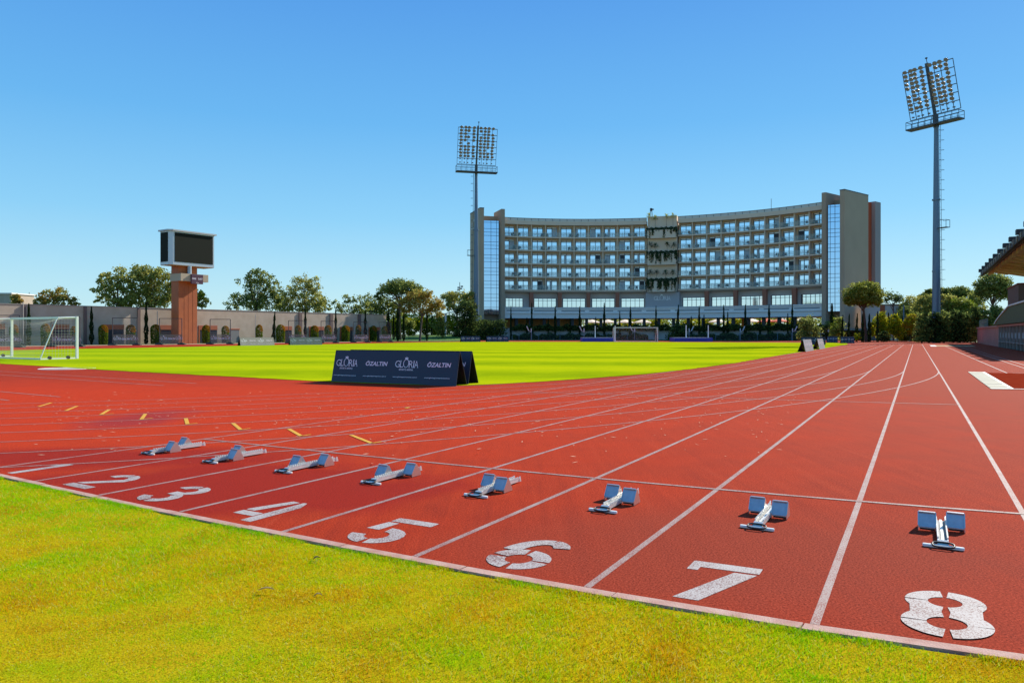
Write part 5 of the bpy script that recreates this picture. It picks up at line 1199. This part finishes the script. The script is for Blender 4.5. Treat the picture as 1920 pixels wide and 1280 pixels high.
# ivy and potted plants on the centre block
for (z0, z1), lb, full in zip(PLZ, ('thin trailing ivy on the top planter of the hotel centre', 'thick trailing ivy on the middle planter of the hotel centre', 'long trailing ivy on the lowest planter of the hotel centre'), (.25, .65, .9)):
    t = thing('trailing_ivy', lb, 'ivy', A(qm, -1.2, z1), 'ivy on the hotel planters'); n = 2600; ph = cL+(cR-cL)*rng.random(n); zz = z1-.35+rng.random(n)*1.0+.12*np.sin(ph*330); rr = -1.75+rng.random(n)*1.0
    ns_ = max(5, int(40*full)); st = cL+(cR-cL)*np.repeat(rng.random(ns_), 90)+rng.normal(size=ns_*90)*.0020; k = ns_*90
    k = len(st); dz = (z1-z0)*rng.uniform(.0, 1.05, k)*np.repeat(rng.uniform(.25, 1, k//90+1), 90)[:k]; ph = np.concatenate([ph, st]); zz = np.concatenate([zz, z1-dz]); rr = np.concatenate([rr, -1.78+rng.normal(size=k)*.05])
    C, Nn = np.array(tuple(RC)), np.array(tuple(RN)); p = np.array(tuple(OC))+(np.sin(ph)[:, None]*C+np.cos(ph)[:, None]*Nn)*(RAD+rr)[:, None]; p[:, 2] = zz
    np_mesh('foliage', leaf_quads(p, np.full(len(p), .19))-np.array(tuple(t.location)), 4, [LV], parent=t)
    m = M(); arcwall(m, cL+.006, cR-.006, -1.5, -.8, z1+.002, z1+.12, 4); m.build('stems', BARK, t)
GPp = 'spiky potted plants on the hotel centre'
PP = [(1217, 405, 1.5, 'top', 'left corner of the roof edge'), (1229, 408, 1.3, 'top', 'left part of the roof edge'), (1250, 406, 1.5, 'top', 'right part of the roof edge'), (1262, 405, 1.7, 'top', 'right corner of the roof edge'), (1219, 459, 1.5, 'u', 'upper row, far left'), (1229, 461, 1.3, 'u', 'upper row, second from the left'), (1251, 459, 1.3, 'u', 'upper row, third from the left'), (1263, 459, 1.5, 'u', 'upper row, far right'),
      (1219, 511, 1.5, 'l', 'lower row, far left'), (1231, 511, 1.4, 'l', 'lower row, second from the left'), (1248, 511, 1.6, 'l', 'lower row, third from the left'), (1262, 511, 1.5, 'l', 'lower row, far right')]
for u, v, r, row, lb in PP:
    ph = phi_of(u, -.9); zc = zv(v, A(ph, -.9).y); zb = 26.1 if row == 'top' else (20.4 if row == 'u' else 13.9)
    c = A(ph, -1.1, zc); t = thing('potted_palm', 'spiky potted plant on the hotel centre, '+lb, 'potted plant', A(ph, -1.1, zb), GPp)
    m = M(); rp = random.Random(int(u+v))
    for k in range(46):
        a, el = rp.uniform(0, 6.28), rp.uniform(-.5, 1.3); L = r*rp.uniform(.5, 1.0); dv = Vector((math.cos(a)*math.cos(el), math.sin(a)*math.cos(el)*.6, math.sin(el))); sd_ = dv.cross(Vector((0, 0, 1))).normalized()*.07
        e = c+dv*L+Vector((0, 0, -.25*L)); md = c+dv*L*.55; m.quad([c, md+sd_, e, md-sd_])
    m.build('fronds', LM if row == 'top' else LV, t)
    m = M(); m.tube([Vector((c.x, c.y, zb)), c], .05, 6); m.tube([Vector((c.x, c.y, zb)), Vector((c.x, c.y, zb+.4))], .22, 8); m.build('stem_and_pot', TAUD, t)
# bright parasols and greenery seen through the open ground floor
PAR = mat('white_canvas', (.70, .66, .60), .8); PARR = mat('red_canvas', (.50, .10, .05), .8)
for i, (u, mt, lb) in enumerate(((1110, PAR, 'white parasol seen beneath the hotel, far left one'), (1140, PAR, 'white parasol seen beneath the hotel, between two tall cypresses'), (1172, PAR, 'white parasol seen beneath the hotel, right of the third pair of cypresses'), (1205, PAR, 'white parasol seen beneath the hotel, below the sign'), (1345, PAR, 'white parasol seen beneath the right wing, near the middle'),
                                 (1410, PAR, 'white parasol seen beneath the right wing, beside the orange pier'), (1438, PARR, 'red parasol seen beneath the right wing, left one'), (1462, PARR, 'red parasol seen beneath the right wing, right one'), (1500, PAR, 'white parasol seen beneath the right wing, near the tower'))):
    ph = phi_of(u, 19); c = A(ph, 19, TER); t = thing('parasol', lb, 'parasol', c, 'parasols beyond the hotel'); m = M(); m.tube([c, c+Vector((0, 0, 2.7))], .05, 6); m.build('pole', GALD, t)
    m = M(); nn = 8; ap = c+Vector((0, 0, 2.75)); rg = [c+Vector((2.3*math.cos(2*math.pi*k/nn), 2.3*math.sin(2*math.pi*k/nn), 2.0)) for k in range(nn)]
    m.add([ap]+rg+[p_-Vector((0, 0, .22)) for p_ in rg], [(0, 1+k, 1+(k+1) % nn) for k in range(nn)]+[(1+k, nn+1+k, nn+1+(k+1) % nn, 1+(k+1) % nn) for k in range(nn)]); m.build('canopy', mt, t)
for i, u in enumerate((1120, 1180, 1225, 1290, 1325, 1380, 1430, 1490)):
    ph = phi_of(u, 26); c = A(ph, 26); d = c.y
    bush('garden_shrub', f'pale green garden shrub glimpsed beneath the hotel, {ORD[i]} from the left', u, d, [(u-6, 606, 11, 7), (u+7, 605, 11, 8)], [LG, LY], 'garden shrubs beyond the hotel', 700, .4, zb=TER)
# --- right side
tree('stone_pine', 'umbrella pine with a broad rounded crown before the right end of the hotel', 'tree', 1624, 121, 641, [(1618, 550, 30, 13), (1600, 558, 16, 10), (1640, 556, 13, 13), (1622, 540, 24, 9), (1608, 562, 20, 8), (1632, 564, 18, 8), (1591, 566, 7, 7), (1645, 565, 8, 9)], [leafmat('pine_needles_light', (.09, .12, .014), (.30, .30, .035), .48), LM], None, 7000, .28, .26, BARKR, flat=.3, shell=.6, limbs=8)
GR = 'trees along the right side of the track'
tree('bare_tree', 'thin almost leafless tree between the hotel and the dark pines', 'tree', 1675, 133, 641, [(1674, 557, 17, 10), (1664, 563, 9, 6), (1686, 562, 10, 7)], [LD], GR, 520, .34, .16, shell=.2, clump=.3)
YS_ = [(1652, 605, [(1652, 603, 10, 16), (1657, 616, 12, 14), (1650, 625, 8, 9)], [LY, LG], 'yellow green tall shrub at the right corner of the hotel'), (1683, 606, [(1679, 602, 8, 14), (1672, 618, 11, 10), (1688, 622, 12, 11), (1680, 612, 10, 12)], [LY, LG], 'bright yellow green shrub beside the far end of the track'), (1706, 600, [(1708, 600, 9, 12), (1704, 612, 12, 12), (1714, 610, 8, 10)], [LY, LB_], 'yellow shrub against the dark hedge trees')]
for u, v, b_, lm, lb in YS_: bush('yellow_shrub', lb, u, 122, b_, lm, 'yellow shrubs at the far end of the track', 2300, .27)
bush('yellow_shrub', 'small bright tuft of leaves before the blank end wall', 1608, 117, [(1608, 630, 6, 5), (1606, 634, 5, 4)], [LY, LG], 'yellow shrubs at the far end of the track', 420, .22)
bush('yellow_shrub', 'pale sunlit shrub between two dark cypresses by the hotel corner', 1637, 124, [(1637, 610, 5, 10), (1638, 620, 6, 12)], [LG, LY], 'yellow shrubs at the far end of the track', 700, .26)
bush('dark_shrub', 'dark clipped shrub in front of the bright yellow green shrub', 1658, 117, [(1656, 632, 9, 9), (1664, 634, 6, 7)], [LD, LC], 'yellow shrubs at the far end of the track', 900, .26)
HT = [(1729, 588, 12, 28), (1742, 600, 10, 30), (1756, 588, 12, 28), (1771, 590, 11, 30), (1787, 588, 12, 30), (1801, 588, 12, 30), (1815, 592, 11, 30), (1829, 580, 12, 36)]
for i, (u, vt, w, h) in enumerate(HT):
    tree('hedge_tree', f'black green screening tree, {ORD[i]} from the yellow shrubs along the dark hedge row', 'hedge tree', u, 109+i*.3, 642, [(u, vt+14, w*.75, 16), (u+2, vt+32, w*1.05, 16), (u-2, vt+46, w*1.15, 12)], [LD, LC if i % 3 else LM], 'dark hedge row at the end of the track', 2000, .30, .12)
tree('broadleaf_tree', 'green sunlit tree growing in the middle of the dark hedge row', 'tree', 1768, 112, 642, [(1768, 595, 11, 12), (1764, 608, 10, 10)], [LG, LM], GR, 900, .28, .12)
PR_ = [(1714, 145, [(1712, 566, 17, 9), (1700, 574, 14, 8), (1722, 576, 14, 10), (1708, 586, 20, 12)], [LO, LM], 'olive pine behind the yellow shrubs'), (1736, 138, [(1738, 562, 14, 10), (1730, 576, 16, 14), (1744, 582, 12, 16)], [LM, LO], 'rounded pine left of the right floodlight mast'), (1742, 150, [(1744, 552, 10, 8), (1736, 560, 12, 8)], [LD, LM], 'small dark pine crown touching the mast from the left'),
       (1768, 150, [(1766, 548, 14, 7), (1774, 556, 14, 8)], [LD, LM], 'dark flat pine crown right of the mast'), (1779, 132, [(1776, 562, 15, 9), (1786, 574, 16, 12), (1774, 584, 14, 14)], [LM, LO], 'sunlit pine right of the mast, below the dark crowns'), (1801, 150, [(1798, 547, 17, 8), (1812, 553, 14, 8), (1790, 555, 10, 7)], [LD, LM], 'dark pine with the widest flat crown on the skyline'),
       (1806, 130, [(1800, 568, 16, 10), (1812, 578, 16, 12), (1798, 588, 14, 12)], [LM, LG], 'feathery grey green pine in the middle of the right wood'), (1828, 134, [(1826, 560, 14, 10), (1832, 575, 14, 14), (1824, 590, 14, 14)], [LM, LO], 'olive pine left of the tall pine by the grandstand'), (1862, 122, [(1862, 528, 26, 12), (1880, 534, 14, 12), (1848, 540, 18, 12), (1868, 548, 26, 12), (1842, 554, 14, 10), (1886, 546, 12, 10), (1862, 520, 14, 6)], [LM, LD], 'tallest pine under the grandstand roof with bare red trunks')]
for u, d, b_, lm, lb in PR_: tree('pine_tree', lb, 'tree', u, d, 640, b_, lm, GR, 2600 if d != 122 else 5200, .34, .2, BARKR, shell=.55)
UN = [(1846, 116, [(1846, 596, 14, 14), (1852, 612, 14, 12)], 'shaded undergrowth bush at the end of the grandstand wall'), (1868, 117, [(1868, 590, 12, 14), (1874, 604, 14, 12)], 'shaded undergrowth bush below the tall pine trunks'), (1716, 126, [(1716, 604, 12, 16), (1722, 622, 12, 16)], 'dark undergrowth bush behind the yellow shrubs'), (1752, 126, [(1752, 604, 20, 16), (1740, 618, 20, 16)], 'dark undergrowth bush behind the foot of the mast'), (1795, 126, [(1795, 606, 24, 18), (1812, 612, 18, 18)], 'dark undergrowth bush behind the hedge row'), (1690, 140, [(1700, 590, 12, 14), (1686, 606, 20, 14)], 'dark bush before the grey block'), (1705, 124, [(1700, 628, 16, 12), (1716, 626, 12, 14)], 'low dark bush under the yellow shrubs'), (1560, 150, [(1556, 622, 14, 16), (1572, 626, 12, 14)], 'dark bush in the corner below the strip window')]
for u, d, b_, lb in UN: bush('undergrowth_bush', lb, u, d, b_, [LD, LM], 'undergrowth of the right wood', 2000, .34)
bw = thing('grey_outbuilding', 'plain grey block with an orange corner right of the hotel', 'outbuilding', at(1672, 640, 146)); c0, c1 = at(1650, 640, 146), at(1696, 640, 146); hz = zv(572, 146)
m = M(); m.box(((c0.x+c1.x)/2, 150, hz/2), (c1.x-c0.x, 8, hz)); m.build('wall', TAUL, bw); m = M(); m.box((c0.x+.45, 145.9, hz/2-.01), (.9, .18, hz-.05)); m.build('corner_panel', ORG, bw); m = M(); m.box(((c0.x+c1.x)/2, 150, hz+.12), (c1.x-c0.x+.3, 8.3, .22)); m.build('roof', TAUD, bw)
t = thing('lamp_post', 'blue grey post at the right edge of the grey outbuilding', 'post', Vector((at(1694.5, 640, 138).x, 138, 0))); p = Vector(t.location); m = M(); m.tube([p, p+Vector((0, 0, zv(572, 138)))], .13, 8); m.build('shaft', GAL, t); m = M(); m.box(p+Vector((0, 0, .15)), (.5, .5, .3)); m.build('base', GALD, t)
# roofs beyond the left wall
t = thing('flat_roofed_house', 'beige flat roofed house rising behind the wall at the picture edge', 'house', Vector((at(0, 600, 125).x, 125, 0))); c0, c1 = at(-90, 600, 125), at(21, 600, 125); hz = zv(551, 125)
m = M(); m.box(((c0.x+c1.x)/2, 128, hz/2), (c1.x-c0.x, 6, hz)); m.build('wall', WALLM, t); m = M(); m.box(((c0.x+c1.x)/2, 128, hz+.1), (c1.x-c0.x+.4, 6.4, .2)); m.build('roof', FASC, t)
t = thing('rooftop_cabin', 'small white rooftop cabin with antenna behind the wall', 'cabin', Vector((at(44, 600, 130).x, 130, 0))); c0, c1 = at(36, 600, 130), at(52, 600, 130); hz = zv(560, 130)
m = M(); m.box(((c0.x+c1.x)/2, 131, hz/2), (c1.x-c0.x, 2, hz)); m.build('wall', mat('white_cabin', (.5, .55, .6), .7), t); m = M(); m.box(((c0.x+c1.x)/2, 131, hz+.08), (c1.x-c0.x+.3, 2.3, .16)); m.build('roof', FASC, t); m = M(); m.tube([(c1.x-.4, 131, hz), (c1.x-.4, 131, hz+1.2)], .05, 5); m.build('antenna', GALD, t)
# ------------------------------------------------------------------ grandstand
gs = thing('grandstand', 'grandstand with ribbed cream canopy, glazed dugouts and brown stair tower at the right edge', 'grandstand', Vector((66, 98, 0)))
B0 = Vector((68.0, 107.0, 0)); GD_ = -LDIR; GO = Vector((.874, -.4856, 0))            # along towards the camera, outwards
def gp_(s, o, z): return B0+GD_*s+GO*o+Vector((0, 0, z))
def gbox(m, s0, s1, o0, o1, z0, z1, mi=0): m.hexa([gp_(s0, o1, z0), gp_(s0, o0, z0), gp_(s1, o0, z0), gp_(s1, o1, z0), gp_(s0, o1, z1), gp_(s0, o0, z1), gp_(s1, o0, z1), gp_(s1, o1, z1)], mi)
m = M(); gbox(m, 0, 33, 0, .4, 0, 2.1); gbox(m, -.4, -.002, 0, 6, 0, 2.1); m.build('front_wall', mat('dusty_pink_wall', (.52, .19, .14), .85, var=(.44, .15, .11), vscale=.8), gs)
m = M(); gbox(m, -.5, 70, -.12, .5, 2.105, 2.3); m.build('wall_coping', mat('salmon_coping', (.46, .18, .13), .8), gs)
m = M(); gbox(m, 33.01, 70, .1, .5, 0, 2.1); dg = m.build('dugout_glazing', mat('dark_dugout_glass', (.10, .075, .06), .35, spec=.25), gs)
m = M()
for k in range(14): gbox(m, 33.2+k*2.7, 33.35+k*2.7, -.06, .098, 0, 2.1)
gbox(m, 33.0, 70, -.08, .097, .55, .62); m.build('mullions', mat('grey_mullion', (.30, .25, .22), .6), dg)
NTC = mat('pale_notice', (.45, .47, .48), .6)
for k in range(24): m = M(); q_ = 33.8+(k//2)*2.7+(k % 2)*.8; gbox(m, q_, q_+.3, .05, .096, 1.0, 1.5); m.build('notice', NTC, dg)
m = M(); nS = 24
for k in range(nS):
    s0, s1 = 32+k*1.6, 32+(k+1)*1.6; f0, f1 = min(1, k/9), min(1, (k+1)/9); z0, z1 = 2.55+1.5*f0**.8, 2.55+1.5*f1**.8
    m.hexa([gp_(s0, 5.5, 2.35), gp_(s0, -.3, 2.35), gp_(s1, -.3, 2.35), gp_(s1, 5.5, 2.35), gp_(s0, 5.5, z0+.9), gp_(s0, -.3, z0-.15), gp_(s1, -.3, z1-.15), gp_(s1, 5.5, z1+.9)])
m.build('green_tarpaulin', mat('olive_green_tarp', (.06, .085, .03), .7), gs)
m = M()
for k in range(nS):
    s0, s1 = 32+k*1.6, 32+(k+1)*1.6; f0, f1 = min(1, k/9), min(1, (k+1)/9); m.bar(gp_(s0, -.33, 2.45+1.5*f0**.8), gp_(s1, -.33, 2.45+1.5*f1**.8), .12)
m.build('tarpaulin_edge', mat('white_edge_tube', (.72, .74, .72), .5), gs)
m = M(); gbox(m, 14, 70, 6, 14, 0, 2.0)
for k in range(8): gbox(m, 14, 70, 6+k*1.0, 7+k, 2.0+k*.45, 2.45+k*.45)
m.build('seating_terrace', mat('concrete_terrace', (.28, .26, .24), .9), gs)
m = M(); hz = zv(536, 93); gbox(m, 5.5, 18, 3.2, 12, 0, hz); st_ = m.build('stair_tower', mat('dark_brown_render', (.165, .105, .085), .9), gs)
m = M(); gbox(m, 5.4, 18.1, 3.1, 12.1, hz+.003, hz+.15); m.build('tower_coping', mat('tower_edge', (.22, .07, .05), .8), gs)
m = M(); q = gp_(18.0, 4.4, 4.6); m.box(q+GD_*.05, (1.2, .1, .9), yaw=math.atan2(GO.y, GO.x)); m.build('tower_sign', mat('pale_sign_plate', (.45, .38, .35), .6), st_)
m = M()
for z in (2.9, 3.3): m.bar(gp_(-.3, .3, z), gp_(14, .3, z), .06)
for k in range(11): m.bar(gp_(-.3+k*1.43, .3, 2.3), gp_(-.3+k*1.43, .3, 3.3), .06)
m.build('guard_rail', mat('green_grey_rail', (.20, .26, .23), .5), gs)
# canopy: ribbed underside rising from the field edge, dark truss along the front
def cz(o): return 10.0+.85*min(1, max(0, (o-.9)/1.4)) if o < 2.3 else 10.85-.16*(o-2.3)
m = M(); RBM = mat('cream_rib', (.80, .66, .46), .7); ribs = []; OJ = [.95, 1.6, 2.3, 4.0, 6.0, 8.0, 10.0, 12.0, 14.0]
for i in range(34):
    s0, s1 = -3.9+i*2.0, -3.9+(i+1)*2.0
    k2 = M()
    for o0, o1 in zip(OJ, OJ[1:]):
        m.hexa([gp_(s0, o1, cz(o1)), gp_(s0, o0, cz(o0)), gp_(s1, o0, cz(o0)), gp_(s1, o1, cz(o1)), gp_(s0, o1, cz(o1)+.15), gp_(s0, o0, cz(o0)+.15), gp_(s1, o0, cz(o0)+.15), gp_(s1, o1, cz(o1)+.15)])
        b0_, b1_ = s0+.3, s0+.95
        if o0 > 1.5 and i % 2 == 0: k2.hexa([gp_(b0_, o1, cz(o1)-.55), gp_(b0_, o0, cz(o0)-.45), gp_(b1_, o0, cz(o0)-.45), gp_(b1_, o1, cz(o1)-.55), gp_(b0_, o1, cz(o1)-.003), gp_(b0_, o0, cz(o0)-.003), gp_(b1_, o0, cz(o0)-.003), gp_(b1_, o1, cz(o1)-.003)])
    if k2.v: ribs.append(k2)
cn = m.build('canopy', mat('brown_canopy_lining', (.17, .085, .045), .7), gs)
for k2 in ribs: k2.build('canopy_rib', RBM, cn)
m = M(); gbox(m, -4.1, 66, .62, .94, 10.0, 10.55); m.build('front_truss', mat('black_fascia_truss', (.022, .024, .028), .6), gs)
for k in range(12):
    m = M(); gbox(m, -3.6+k*6.0, -2.7+k*6.0, .35, .95, 10.553, 11.0); m.build('spotlight', mat('black_spotlight', (.02, .022, .026), .5) if k == 0 else bpy.data.materials['black_spotlight'], gs)
m = M()
for k in range(22): gbox(m, -2.2+k*3.0, -1.3+k*3.0, .55, .617, 10.1, 10.6)
m.build('truss_lamp', mat('bronze_truss_lamp', (.16, .14, .10), .5), gs)
m = M()
for s in (16, 30, 44, 58): m.bar(gp_(s, 13.5, 0), gp_(s, 12.0, cz(12)), .6)
m.build('canopy_post', GALD, gs)
# low red hoarding beyond the stand wall
